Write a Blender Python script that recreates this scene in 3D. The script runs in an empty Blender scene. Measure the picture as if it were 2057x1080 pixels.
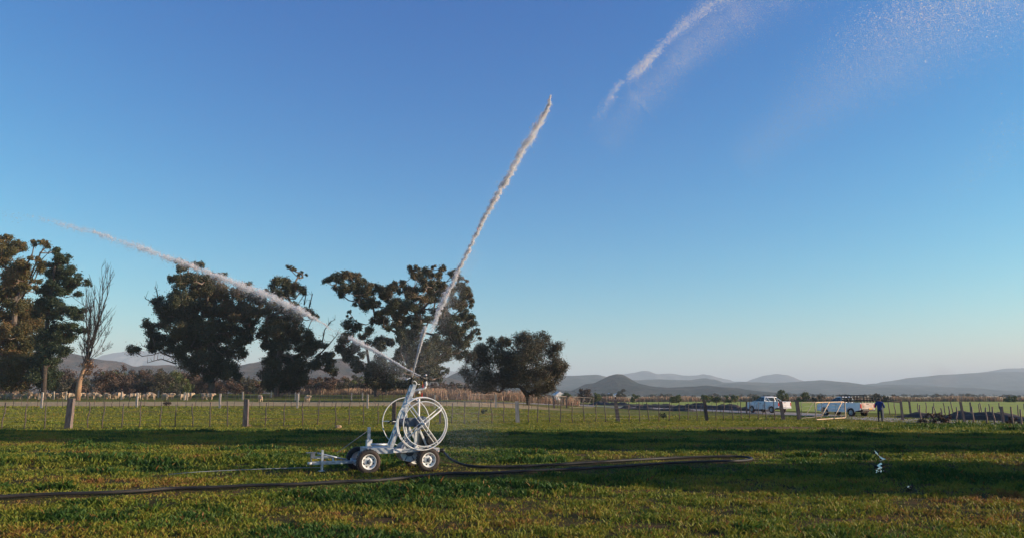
import bpy, math, random
import numpy as np
from mathutils import Vector, Matrix

S = bpy.context.scene
COL = S.collection
R = math.radians

# ---------------------------------------------------------------- camera
FPX, W, H, HORIZ, CAMH = 1583.0, 2057.0, 1080.0, 793.0, 1.9
PITCH = math.atan((HORIZ - H / 2) / FPX)
cd = bpy.data.cameras.new('camera')
cam = bpy.data.objects.new('camera', cd)
COL.objects.link(cam)
cam.location = (0, 0, CAMH)
cam.rotation_euler = (math.pi / 2 + PITCH, 0, 0)
cd.sensor_fit = 'HORIZONTAL'
cd.sensor_width = 36
cd.lens = FPX / W * 36
cd.clip_start = 0.1
cd.clip_end = 60000
S.camera = cam

# ---------------------------------------------------------------- sky and sun
SUN_EL, SUN_AZ = R(14), R(93)          # azimuth from +Y towards +X
wd = bpy.data.worlds.new('World')
S.world = wd
wd.use_nodes = True
nt = wd.node_tree
bg = nt.nodes['Background']
sky = nt.nodes.new('ShaderNodeTexSky')
sky.sky_type = 'NISHITA'
sky.sun_disc = False
sky.sun_elevation = SUN_EL
sky.sun_rotation = SUN_AZ
sky.altitude = 300
sky.air_density = 1.0
sky.dust_density = 0.4
sky.ozone_density = 2.5
# clear dry winter air: deepen the blue of the model sky channel by channel
sep = nt.nodes.new('ShaderNodeSeparateColor'); com = nt.nodes.new('ShaderNodeCombineColor')
nt.links.new(sky.outputs[0], sep.inputs[0])
SKY_K = 0.21
for i, (g_, a_) in enumerate(((2.5, .97), (1.44, .875), (.85, .85))):
    m1 = nt.nodes.new('ShaderNodeMath'); m1.operation = 'MULTIPLY'; m1.inputs[1].default_value = SKY_K
    m2 = nt.nodes.new('ShaderNodeMath'); m2.operation = 'POWER'; m2.inputs[1].default_value = g_
    m3 = nt.nodes.new('ShaderNodeMath'); m3.operation = 'MULTIPLY'; m3.inputs[1].default_value = a_ / SKY_K
    nt.links.new(sep.outputs[i], m1.inputs[0]); nt.links.new(m1.outputs[0], m2.inputs[0])
    nt.links.new(m2.outputs[0], m3.inputs[0]); nt.links.new(m3.outputs[0], com.inputs[i])
nt.links.new(com.outputs[0], bg.inputs[0])
bg.inputs[1].default_value = 0.13
ld = bpy.data.lights.new('sun', 'SUN')
ld.energy = 5.0
ld.angle = R(0.5)
ld.color = (1.0, 0.83, 0.60)
sun = bpy.data.objects.new('sun', ld)
COL.objects.link(sun)
sd = Vector((math.sin(SUN_AZ) * math.cos(SUN_EL), math.cos(SUN_AZ) * math.cos(SUN_EL), math.sin(SUN_EL)))
sun.rotation_euler = sd.to_track_quat('Z', 'Y').to_euler()
sun.location = (60, -10, 40)
S.view_settings.view_transform = 'Standard'
S.view_settings.look = 'None'
S.view_settings.exposure = 0.7
S.view_settings.gamma = 1
S.render.engine = 'CYCLES'
S.cycles.use_denoising = True
S.cycles.max_bounces = 5
S.cycles.diffuse_bounces = 4
S.cycles.glossy_bounces = 2
S.cycles.transmission_bounces = 3
S.cycles.transparent_max_bounces = 40
S.cycles.volume_bounces = 0
S.cycles.caustics_reflective = False
S.cycles.caustics_refractive = False

# ---------------------------------------------------------------- helpers: space
SP, CP = math.sin(PITCH), math.cos(PITCH)


def ray(px, py):
    a, b = (px - W / 2) / FPX, (H / 2 - py) / FPX
    return np.array([a, CP - b * SP, SP + b * CP])


def P(px, py, Y):
    d = ray(px, py)
    return np.array([0, 0, CAMH]) + d * (Y / d[1])


def sstep(a, b, x):
    t = np.clip((x - a) / (b - a), 0, 1)
    return t * t * (3 - 2 * t)


_rng = np.random.default_rng(5)
_perm = _rng.random((256, 256))


def vnoise(x, y):
    x = np.asarray(x, float); y = np.asarray(y, float)
    xi = np.floor(x).astype(int); yi = np.floor(y).astype(int)
    fx = x - xi; fy = y - yi
    fx = fx * fx * (3 - 2 * fx); fy = fy * fy * (3 - 2 * fy)
    a = _perm[xi & 255, yi & 255]; b = _perm[(xi + 1) & 255, yi & 255]
    c = _perm[xi & 255, (yi + 1) & 255]; d = _perm[(xi + 1) & 255, (yi + 1) & 255]
    return (a * (1 - fx) + b * fx) * (1 - fy) + (c * (1 - fx) + d * fx) * fy


def fbm(x, y, o=4):
    s = 0; a = 0.5; t = 0
    for i in range(o):
        s = s + a * vnoise(x * 2 ** i + 17.3 * i, y * 2 ** i + 9.1 * i); t += a; a *= 0.5
    return s / t


def terr(X, Y):
    X = np.asarray(X, float); Y = np.asarray(Y, float)
    h = np.interp(Y, [-50, 46, 60, 76, 95, 115, 140, 200, 400, 2000], [0, 0, .3, .74, .98, 1.2, 1.85, 2.3, 2.6, 3])
    z = h * (1 - sstep(-8, 15, X))
    near = 1 - sstep(55, 90, Y)
    z = z + near * (fbm(X * .35, Y * .8, 3) - .5) * .10
    # low grassy ridge of an old furrow running left of the cart
    ridge = np.exp(-((Y - 23.4 - .04 * X) / .55) ** 2) * (1 - sstep(-9, -5, X))
    return z + .07 * ridge


def G(px, py):
    """point where the line of sight meets the land"""
    d = ray(px, py)
    lo = 4.0
    prev = None
    ys = np.concatenate([np.arange(6, 400, .25), np.arange(400, 4000, 5)])
    t = ys / d[1]
    z = CAMH + d[2] * t
    g = z - terr(d[0] * t, ys)
    k = np.argmax(g < 0)
    if g[k] >= 0: k = len(ys) - 1
    y = ys[k - 1] + (ys[k] - ys[k - 1]) * g[k - 1] / (g[k - 1] - g[k] + 1e-12)
    x = d[0] * y / d[1]
    return np.array([x, y, float(terr(x, y))])


# ---------------------------------------------------------------- helpers: objects
def tag(o, label=None, cat=None, group=None, kind=None):
    if label: o['label'] = label
    if cat: o['category'] = cat
    if group: o['group'] = group
    if kind: o['kind'] = kind
    return o


def empty(name, loc=(0, 0, 0), rz=0.0, **k):
    o = bpy.data.objects.new(name, None)
    COL.objects.link(o)
    o.empty_display_size = .3
    o.location = [float(v) for v in loc]
    o.rotation_euler = (0, 0, rz)
    return tag(o, **k)


def link_mesh(name, me, mat, parent=None):
    o = bpy.data.objects.new(name, me)
    COL.objects.link(o)
    if parent is not None: o.parent = parent
    if mat is not None and len(me.materials) == 0: me.materials.append(mat)
    return o


def copy_tree(o, parent=None):
    c = o.copy()
    COL.objects.link(c)
    c.parent = parent
    for ch in list(o.children): copy_tree(ch, c)
    return c


def np_mesh(name, V, F, attrs=None, smooth=False):
    """V (n,3), F (m,k) -> mesh ; attrs name -> per vertex float"""
    V = np.ascontiguousarray(V, np.float32); F = np.ascontiguousarray(F, np.int32)
    me = bpy.data.meshes.new(name)
    k = F.shape[1]
    me.vertices.add(len(V)); me.vertices.foreach_set('co', V.ravel())
    me.loops.add(F.size); me.loops.foreach_set('vertex_index', F.ravel())
    me.polygons.add(len(F))
    me.polygons.foreach_set('loop_start', np.arange(0, F.size, k, dtype=np.int32))
    me.polygons.foreach_set('loop_total', np.full(len(F), k, np.int32))
    if smooth: me.polygons.foreach_set('use_smooth', np.ones(len(F), bool))
    for n, a in (attrs or {}).items():
        at = me.attributes.new(n, 'FLOAT', 'POINT')
        at.data.foreach_set('value', np.ascontiguousarray(a, np.float32))
    me.update(calc_edges=True)
    return me


class MB:
    def __init__(s): s.v = []; s.f = []; s.sm = []

    def add(s, vs, fs, smooth=False):
        o = len(s.v)
        s.v += [tuple(float(c) for c in v) for v in vs]
        s.f += [tuple(i + o for i in f) for f in fs]
        s.sm += [smooth] * len(fs)

    def box(s, c, size, M=None):
        hx, hy, hz = [x / 2 for x in size]
        vs = [Vector((x, y, z)) for x in (-hx, hx) for y in (-hy, hy) for z in (-hz, hz)]
        if M is not None: vs = [M @ v for v in vs]
        c = Vector([float(x) for x in c])
        s.add([v + c for v in vs], [(0, 1, 3, 2), (4, 6, 7, 5), (0, 4, 5, 1), (2, 3, 7, 6), (0, 2, 6, 4), (1, 5, 7, 3)])

    def bar(s, a, b, w, h, up=(0, 0, 1)):
        """box beam from a to b"""
        a = Vector([float(x) for x in a]); b = Vector([float(x) for x in b])
        x = (b - a); L = x.length; x.normalize()
        u = Vector(up)
        y = u.cross(x)
        if y.length < 1e-4: y = Vector((0, 1, 0)).cross(x)
        y.normalize(); z = x.cross(y)
        M = Matrix((x, y, z)).transposed()
        s.box((a + b) / 2, (L, w, h), M)

    def tube(s, pts, r, n=8, cap=True, closed=False):
        pts = [Vector([float(c) for c in p]) for p in pts]
        rs = r if hasattr(r, '__len__') else [r] * len(pts)
        m = len(pts)
        vs = []
        ref = None
        for i in range(m):
            if closed: t = pts[(i + 1) % m] - pts[i - 1]
            else: t = pts[min(i + 1, m - 1)] - pts[max(i - 1, 0)]
            t.normalize()
            if ref is None:
                ref = t.orthogonal().normalized()
            ref = (ref - t * ref.dot(t))
            if ref.length < 1e-6: ref = t.orthogonal()
            ref.normalize()
            b = t.cross(ref)
            for k in range(n):
                a = 2 * math.pi * k / n
                vs.append(pts[i] + (ref * math.cos(a) + b * math.sin(a)) * rs[i])
        fs = []
        for i in range(m if closed else m - 1):
            j = (i + 1) % m
            for k in range(n):
                fs.append((i * n + k, i * n + (k + 1) % n, j * n + (k + 1) % n, j * n + k))
        if cap and not closed:
            fs.append(tuple(range(n - 1, -1, -1))); fs.append(tuple(range((m - 1) * n, m * n)))
        s.add(vs, fs, True)

    def lathe(s, prof, c, axis='y', n=32, smooth=True, caps=True):
        """prof: list of (axial, radius)"""
        vs = []
        for (a, r) in prof:
            for k in range(n):
                t = 2 * math.pi * k / n
                u, v = r * math.cos(t), r * math.sin(t)
                vs.append({'y': (u, a, v), 'x': (a, u, v), 'z': (u, v, a)}[axis])
        vs = [(v[0] + c[0], v[1] + c[1], v[2] + c[2]) for v in vs]
        fs = []
        for i in range(len(prof) - 1):
            for k in range(n):
                fs.append((i * n + k, i * n + (k + 1) % n, (i + 1) * n + (k + 1) % n, (i + 1) * n + k))
        if caps and prof[0][1] > 1e-6: fs.append(tuple(range(n)))
        if caps and prof[-1][1] > 1e-6: fs.append(tuple(range((len(prof) - 1) * n, len(prof) * n)))
        s.add(vs, fs, smooth)

    def prism(s, poly, y0, y1):
        """poly in x,z extruded along y"""
        n = len(poly)
        vs = [(p[0], y0, p[1]) for p in poly] + [(p[0], y1, p[1]) for p in poly]
        fs = [tuple(range(n)), tuple(range(2 * n - 1, n - 1, -1))]
        fs += [(i, i + n, (i + 1) % n + n, (i + 1) % n) for i in range(n)]
        s.add(vs, fs)

    def mesh(s, name):
        me = bpy.data.meshes.new(name)
        me.from_pydata(s.v, [], s.f)
        me.polygons.foreach_set('use_smooth', np.array(s.sm, bool))
        import bmesh
        bm = bmesh.new(); bm.from_mesh(me)
        bmesh.ops.recalc_face_normals(bm, faces=bm.faces)
        bm.to_mesh(me); bm.free()
        return me

    def build(s, name, mat, parent=None, bevel=0):
        o = link_mesh(name, s.mesh(name), mat, parent)
        if bevel:
            m = o.modifiers.new('bevel', 'BEVEL'); m.width = bevel; m.segments = 2; m.limit_method = 'ANGLE'
        return o


def skin_mesh(name, verts, edges, radii, sub=1, root=0):
    me = bpy.data.meshes.new(name)
    me.from_pydata([tuple(map(float, v)) for v in verts], edges, [])
    o = bpy.data.objects.new(name, me); COL.objects.link(o)
    o.modifiers.new('s', 'SKIN')
    for i, r in enumerate(radii):
        sv = me.skin_vertices[0].data[i]
        sv.radius = (r, r) if not hasattr(r, '__len__') else r
        sv.use_root = (i == root)
    m = o.modifiers.new('u', 'SUBSURF'); m.levels = sub; m.render_levels = sub
    bpy.context.view_layer.update()
    dg = bpy.context.evaluated_depsgraph_get()
    out = bpy.data.meshes.new_from_object(o.evaluated_get(dg))
    out.name = name
    bpy.data.objects.remove(o); bpy.data.meshes.remove(me)
    out.polygons.foreach_set('use_smooth', np.ones(len(out.polygons), bool))
    return out


# ---------------------------------------------------------------- materials
def new_mat(name):
    m = bpy.data.materials.new(name); m.use_nodes = True
    return m, m.node_tree, m.node_tree.nodes['Principled BSDF']


def ramp(t, stops):
    r = t.nodes.new('ShaderNodeValToRGB')
    e = r.color_ramp.elements
    while len(e) < len(stops): e.new(.5)
    for i, (p, c) in enumerate(stops):
        e[i].position = p; e[i].color = (*c, 1)
    return r


def mat(name, c1, c2=None, rough=.6, metal=0.0, scale=6, detail=4, bump=0, stretch=None, spec=.4, lo=.35, hi=.65):
    m, t, b = new_mat(name)
    b.inputs['Roughness'].default_value = rough
    b.inputs['Metallic'].default_value = metal
    b.inputs['Specular IOR Level'].default_value = spec
    if c2 is None:
        c2 = tuple(x * .8 for x in c1)
    co = t.nodes.new('ShaderNodeTexCoord')
    mp = t.nodes.new('ShaderNodeMapping')
    if stretch: mp.inputs['Scale'].default_value = stretch
    n = t.nodes.new('ShaderNodeTexNoise')
    n.inputs['Scale'].default_value = scale; n.inputs['Detail'].default_value = detail
    r = ramp(t, [(lo, c1), (hi, c2)])
    L = t.links.new
    L(co.outputs['Object'], mp.inputs['Vector']); L(mp.outputs[0], n.inputs['Vector'])
    L(n.outputs['Fac'], r.inputs[0]); L(r.outputs[0], b.inputs['Base Color'])
    if bump:
        bp = t.nodes.new('ShaderNodeBump'); bp.inputs['Strength'].default_value = bump
        bp.inputs['Distance'].default_value = .02
        L(n.outputs['Fac'], bp.inputs['Height']); L(bp.outputs[0], b.inputs['Normal'])
    return m


def leaf_mat(name, stops, trans=.25, rough=.55):
    m, t, b = new_mat(name)
    at = t.nodes.new('ShaderNodeAttribute'); at.attribute_name = 'tint'
    r = ramp(t, stops)
    L = t.links.new
    L(at.outputs['Fac'], r.inputs[0]); L(r.outputs[0], b.inputs['Base Color'])
    b.inputs['Roughness'].default_value = rough
    b.inputs['Specular IOR Level'].default_value = .25
    tr = t.nodes.new('ShaderNodeBsdfTranslucent')
    L(r.outputs[0], tr.inputs[0])
    mx = t.nodes.new('ShaderNodeMixShader'); mx.inputs[0].default_value = trans
    L(b.outputs[0], mx.inputs[1]); L(tr.outputs[0], mx.inputs[2])
    L(mx.outputs[0], t.nodes['Material Output'].inputs['Surface'])
    return m


M = {}
M['zinc'] = mat('galvanised_steel', (.60, .63, .66), (.30, .33, .37), rough=.42, metal=.45, scale=11, detail=8, bump=.15)
M['zinc_pale'] = mat('pale_galvanised', (.72, .73, .72), (.46, .48, .50), rough=.5, metal=.2, scale=9, detail=8)
M['white'] = mat('white_paint', (.78, .78, .76), (.66, .66, .64), rough=.4, scale=5)
M['rubber'] = mat('tyre_rubber', (.016, .016, .017), (.055, .034, .028), rough=.7, scale=5, detail=7, bump=.3)
M['black'] = mat('black_iron', (.015, .016, .018), (.03, .03, .03), rough=.5)
M['steelblue'] = mat('motor_grey', (.12, .145, .18), (.085, .10, .125), rough=.5, scale=8)
M['red'] = mat('red_lever', (.45, .03, .02), rough=.5)
M['yellow'] = mat('brass_yellow', (.55, .30, .04), rough=.45, metal=.2)
M['cable'] = mat('cable', (.35, .36, .36), rough=.5)
M['hose'] = mat('black_pipe', (.016, .016, .018), (.035, .032, .03), rough=.62, scale=3, spec=.3)
M['post'] = mat('weathered_wood', (.215, .17, .15), (.11, .08, .07), rough=.9, scale=5, stretch=(4, 4, .6), bump=.5, detail=6)
M['post_dark'] = mat('dark_wood', (.13, .095, .08), (.075, .055, .05), rough=.9, scale=5, stretch=(4, 4, .6), bump=.5)
M['post_pale'] = mat('bleached_wood', (.52, .46, .38), (.36, .31, .26), rough=.9, scale=5, stretch=(4, 4, .6), bump=.3)
M['stick'] = mat('dropper_wood', (.13, .105, .09), (.075, .06, .052), rough=.9, scale=7, stretch=(4, 4, .8))
M['wire'] = mat('fence_wire', (.28, .27, .26), rough=.5, metal=.6)
M['gate'] = mat('tan_gate_tube', (.60, .46, .30), (.45, .32, .2), rough=.6, scale=4)
M['gate_far'] = mat('grey_gate_tube', (.26, .21, .17), rough=.6)
M['rock'] = mat('sandstone', (.40, .27, .16), (.28, .19, .12), rough=.9, scale=8, bump=.5)
M['bark'] = mat('gum_bark', (.20, .155, .125), (.075, .06, .052), rough=.9, scale=2.0, stretch=(1, 1, .35), bump=.4)
M['bark_dark'] = mat('dark_bark', (.07, .055, .045), (.035, .028, .025), rough=.95, scale=3)
M['bark_tan'] = mat('tan_bark', (.42, .27, .16), (.24, .15, .1), rough=.9, scale=2, stretch=(1, 1, .4))
M['twig'] = mat('dead_twig', (.026, .021, .020), (.016, .013, .013), rough=.9)


# ---------------------------------------------------------------- land
def ground_mat():
    m, t, b = new_mat('pasture')
    L = t.links.new
    co = t.nodes.new('ShaderNodeTexCoord')

    def noise(sc, det=5, st=(1, 1, 1), rough=.55):
        mp = t.nodes.new('ShaderNodeMapping'); mp.inputs['Scale'].default_value = st
        n = t.nodes.new('ShaderNodeTexNoise'); n.inputs['Scale'].default_value = sc; n.inputs['Detail'].default_value = det
        n.inputs['Roughness'].default_value = rough
        L(co.outputs['Object'], mp.inputs[0]); L(mp.outputs[0], n.inputs['Vector'])
        return n.outputs['Fac']

    def mix(f, a, c):
        x = t.nodes.new('ShaderNodeMix'); x.data_type = 'RGBA'
        if isinstance(f, float): x.inputs[0].default_value = f
        else: L(f, x.inputs[0])
        for s, v in ((6, a), (7, c)):
            if isinstance(v, tuple): x.inputs[s].default_value = (*v, 1)
            else: L(v, x.inputs[s])
        return x.outputs[2]

    fine = ramp(t, [(.30, (.055, .060, .014)), (.5, (.15, .165, .032)), (.70, (.24, .235, .05))])
    L(noise(3.2, 8, (1, 1, 1), .7), fine.inputs[0])
    dry = ramp(t, [(.35, (.11, .075, .030)), (.65, (.20, .15, .065))])
    L(noise(2.0, 7), dry.inputs[0])
    f1 = ramp(t, [(.50, (0, 0, 0)), (.66, (1, 1, 1))])
    L(noise(.16, 6, (.6, 1.5, 1)), f1.inputs[0])
    c = mix(f1.outputs[0], fine.outputs[0], dry.outputs[0])
    soil = ramp(t, [(.35, (.10, .040, .022)), (.65, (.17, .075, .042))])
    L(noise(5, 6), soil.inputs[0])
    f2 = ramp(t, [(.60, (0, 0, 0)), (.68, (1, 1, 1))])
    L(noise(.55, 7, (.5, 1.6, 1), .65), f2.inputs[0])
    c = mix(f2.outputs[0], c, soil.outputs[0])
    a3 = t.nodes.new('ShaderNodeAttribute'); a3.attribute_name = 'near_soil'
    dk = ramp(t, [(.36, (.030, .024, .012)), (.50, (.060, .045, .020)), (.62, (.13, .060, .036)), (.72, (.19, .085, .055))])  # darker, partly reddish soil under the nearer grass, deepening gaps between tufts
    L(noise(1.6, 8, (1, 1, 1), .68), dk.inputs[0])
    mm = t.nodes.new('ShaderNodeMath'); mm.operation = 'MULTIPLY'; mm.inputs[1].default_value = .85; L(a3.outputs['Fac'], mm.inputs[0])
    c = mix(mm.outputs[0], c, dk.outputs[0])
    at = t.nodes.new('ShaderNodeAttribute'); at.attribute_name = 'dry'
    strip = ramp(t, [(.35, (.50, .38, .22)), (.65, (.36, .26, .14))])
    L(noise(1.3, 7), strip.inputs[0])
    c = mix(at.outputs['Fac'], c, strip.outputs[0])
    a2 = t.nodes.new('ShaderNodeAttribute'); a2.attribute_name = 'soil'
    red = ramp(t, [(.35, (.22, .12, .085)), (.65, (.15, .075, .05))])
    L(noise(1.1, 6), red.inputs[0])
    c = mix(a2.outputs['Fac'], c, red.outputs[0])
    L(c, b.inputs['Base Color'])
    b.inputs['Roughness'].default_value = 1
    b.inputs['Specular IOR Level'].default_value = 0.05
    bp = t.nodes.new('ShaderNodeBump'); bp.inputs['Strength'].default_value = .9; bp.inputs['Distance'].default_value = .12
    L(noise(2.4, 9, (1, 1, 1), .75), bp.inputs['Height']); L(bp.outputs[0], b.inputs['Normal'])
    return m


def axis(near, step, far, growth):
    a = list(np.arange(0, near, step)); s = step
    while a[-1] < far:
        s *= growth; a.append(a[-1] + s)
    return a


xs = axis(60, .5, 12000, 1.12); xs = np.array([-v for v in xs[:0:-1]] + xs)
ys = np.array([-v for v in axis(10, 1, 900, 1.3)[:0:-1]] + axis(130, .5, 14000, 1.10))
GX, GY = np.meshgrid(xs, ys)
GZ = terr(GX, GY)
nx, ny = len(xs), len(ys)
idx = np.arange(nx * ny).reshape(ny, nx)
F = np.stack([idx[:-1, :-1], idx[:-1, 1:], idx[1:, 1:], idx[1:, :-1]], -1).reshape(-1, 4)
# dry mown strip behind the second fence ; far plain is dry too ; bare red soil near the gate
n1 = fbm(GX * .22, GY * .22, 4) - .5
strip_a = np.interp(GX, [-60, 0, 6], [81, 83, 84]); strip_b = np.interp(GX, [-60, 0, 6], [104, 104, 96])
dry = sstep(-1, 1, GY - strip_a + 5 * n1) * (1 - sstep(-2, 2, GY - strip_b + 8 * n1)) * (1 - sstep(0, 10, GX))
dry = np.maximum(dry * .95, .75 * sstep(225, 245, GY))
sx, sy = GX - 15.5, GY - 47.3
soil = np.exp(-(np.abs(sx) / 7.0) ** 4 - ((sy + 3 * n1) / 1.7) ** 4)
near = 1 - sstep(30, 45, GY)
me = np_mesh('ground', np.stack([GX, GY, GZ], -1).reshape(-1, 3), F, {'dry': dry.ravel(), 'soil': soil.ravel(), 'near_soil': near.ravel()}, True)
ground = link_mesh('ground', me, ground_mat()); tag(ground, kind='structure')


# hills: a ridge line seen from here, given its own distance, height and breadth
def hill_mat(name, c1, c2, c3, scale):
    m, t, b = new_mat(name)
    L = t.links.new
    co = t.nodes.new('ShaderNodeTexCoord')
    n = t.nodes.new('ShaderNodeTexNoise'); n.inputs['Scale'].default_value = scale; n.inputs['Detail'].default_value = 9
    n.inputs['Roughness'].default_value = .65
    r = ramp(t, [(.36, c1), (.5, c2), (.64, c3)])
    L(co.outputs['Object'], n.inputs['Vector']); L(n.outputs['Fac'], r.inputs[0]); L(r.outputs[0], b.inputs['Base Color'])
    b.inputs['Roughness'].default_value = 1; b.inputs['Specular IOR Level'].default_value = 0
    bp = t.nodes.new('ShaderNodeBump'); bp.inputs['Strength'].default_value = 1.0; bp.inputs['Distance'].default_value = 25
    L(n.outputs['Fac'], bp.inputs['Height']); L(bp.outputs[0], b.inputs['Normal'])
    return m


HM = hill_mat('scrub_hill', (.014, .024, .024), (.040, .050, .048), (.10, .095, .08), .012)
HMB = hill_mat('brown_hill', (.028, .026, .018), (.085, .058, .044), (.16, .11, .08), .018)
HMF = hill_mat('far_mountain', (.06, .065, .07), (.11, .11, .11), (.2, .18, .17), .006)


def ridge(name, D, pts, thick, m, seed, rough=.10):
    pts = np.array(pts, float)
    px = np.arange(pts[0, 0], pts[-1, 0] + .1, max(1.5, (pts[-1, 0] - pts[0, 0]) / 260))
    py = np.interp(px, pts[:, 0], pts[:, 1])
    k = np.hanning(7); k /= k.sum()
    py = np.convolve(np.pad(py, 3, 'edge'), k, 'valid')
    py = py + 1.6 * (fbm(px * .045 + seed * 7, px * 0 + seed, 4) - .5) * np.clip((788 - py) / 12, 0, 1)
    top = np.array([P(a, b, D) for a, b in zip(px, py)])
    nv = 33
    vs = np.linspace(-1, 1, nv)
    V = []
    hmax = top[:, 2].max()
    for v in vs:
        prof = (1 - abs(v)) ** 1.35 * (1 + .5 * abs(v))
        Y = D + v * thick
        X = top[:, 0] * (1 + 0 * v)
        nn = (fbm(X / (thick * .16) + seed, np.full_like(X, Y / (thick * .16)), 5) - .5)
        z = top[:, 2] * prof * (1 + rough * 6 * nn * (1 - prof)) + nn * hmax * rough * 3.2 * (1 - .8 * (abs(v) < .04))
        z = z - 4 * (abs(v) > .97)
        V.append(np.stack([X, np.full_like(X, Y), z], -1))
    V = np.array(V); n = V.shape[1]
    idx = np.arange(nv * n).reshape(nv, n)
    F = np.stack([idx[:-1, :-1], idx[:-1, 1:], idx[1:, 1:], idx[1:, :-1]], -1).reshape(-1, 4)
    o = link_mesh(name, np_mesh(name, V.reshape(-1, 3), F, None, True), m)
    return tag(o, kind='structure')


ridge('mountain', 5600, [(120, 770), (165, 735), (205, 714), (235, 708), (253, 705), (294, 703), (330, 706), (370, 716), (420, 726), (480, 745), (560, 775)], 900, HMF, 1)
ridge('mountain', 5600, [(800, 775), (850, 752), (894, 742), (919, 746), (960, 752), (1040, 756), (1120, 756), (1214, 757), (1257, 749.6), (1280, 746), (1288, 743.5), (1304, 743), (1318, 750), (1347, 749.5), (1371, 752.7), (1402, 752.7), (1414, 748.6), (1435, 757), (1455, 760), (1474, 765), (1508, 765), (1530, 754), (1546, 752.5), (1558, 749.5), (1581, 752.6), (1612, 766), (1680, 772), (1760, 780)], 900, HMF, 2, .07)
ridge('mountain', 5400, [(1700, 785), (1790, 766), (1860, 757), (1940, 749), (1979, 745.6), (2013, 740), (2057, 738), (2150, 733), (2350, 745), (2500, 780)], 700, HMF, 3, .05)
ridge('hill', 4200, [(1640, 784), (1720, 774), (1788, 766), (1816, 759.6), (1850, 756), (1887, 752.6), (1930, 750), (1979, 747.5), (2040, 746), (2120, 748), (2260, 755), (2420, 780)], 900, HM, 4, .07)
ridge('hill', 3300, [(960, 772), (1050, 757), (1130, 753.7), (1163, 753.7), (1198, 752), (1220, 757), (1280, 762), (1320, 760.4), (1384, 763), (1404, 760), (1420, 758), (1441, 767), (1478, 767), (1542, 768), (1586, 766.6), (1614, 765), (1637, 763), (1671, 766), (1699, 770), (1738, 773), (1790, 772), (1850, 776), (1950, 781), (2060, 785), (2200, 789)], 1000, HM, 5, .08)
HMC = hill_mat('cone_hill', (.010, .018, .020), (.026, .034, .034), (.065, .06, .05), .02)
ridge('hill', 1650, [(1150, 785), (1175, 771), (1194, 768), (1206, 762), (1222, 754), (1239, 750), (1251, 751), (1263, 758), (1280, 768), (1304, 774), (1340, 778), (1380, 776), (1420, 773), (1460, 777), (1520, 784), (1580, 789)], 300, HMC, 6, .07)
ridge('hill', 1500, [(60, 740), (95, 722), (113, 714), (137, 707), (161, 713), (212, 724), (247, 734), (290, 737), (311, 735.5), (338, 731), (359, 734), (420, 742), (483, 733), (525, 726), (570, 729), (622, 733), (660, 722), (690, 718), (740, 728), (800, 744), (870, 756), (930, 768), (1000, 782)], 420, HMB, 7, .08)
ridge('hill', 1800, [(840, 775), (880, 762), (900, 757), (924, 745), (960, 740), (1000, 748), (1060, 764), (1140, 785)], 400, HMC, 8, .07)
ridge('hill', 1700, [(-500, 740), (-300, 716), (-120, 722), (0, 735), (110, 760), (200, 785)], 500, HMB, 9, .08)

# ---------------------------------------------------------------- the air
def haze():
    m = bpy.data.materials.new('air'); m.use_nodes = True
    t = m.node_tree
    t.nodes.remove(t.nodes['Principled BSDF'])
    v = t.nodes.new('ShaderNodeVolumePrincipled')
    v.inputs['Color'].default_value = (.71, .89, 1.0, 1)
    v.inputs['Density'].default_value = HAZE
    v.inputs['Anisotropy'].default_value = 0
    t.links.new(v.outputs[0], t.nodes['Material Output'].inputs['Volume'])
    b = MB(); b.box((0, 3000, 168), (40000, 40000, 376))
    o = b.build('haze', m)
    tag(o, 'thin pale haze over the plain', 'haze', kind='stuff')
    del o['category']


HAZE = 0.00020
haze()

# ---------------------------------------------------------------- road, crop field, bank, reeds, puddle
def sheet(name, near, far, m, nv=10, off=.03, kind='structure', nu=120):
    """sheet of land between two lines given as ground pixels (near edge, far edge)"""
    def line(pts):
        pts = np.array(pts, float)
        u = np.linspace(0, 1, nu)
        s = np.linspace(0, 1, len(pts))
        q = np.stack([np.interp(u, s, pts[:, 0]), np.interp(u, s, pts[:, 1])], -1)
        return np.array([G(a, b)[:2] for a, b in q])
    a, b = line(near), line(far)
    v = np.linspace(0, 1, nv)[:, None, None]
    XY = a[None] * (1 - v) + b[None] * v
    Z = terr(XY[..., 0], XY[..., 1]) + off
    V = np.concatenate([XY, Z[..., None]], -1)
    idx = np.arange(nv * nu).reshape(nv, nu)
    F = np.stack([idx[:-1, :-1], idx[:-1, 1:], idx[1:, 1:], idx[1:, :-1]], -1).reshape(-1, 4)
    o = link_mesh(name, np_mesh(name, V.reshape(-1, 3), F, None, True), m)
    return tag(o, kind=kind)


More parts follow.
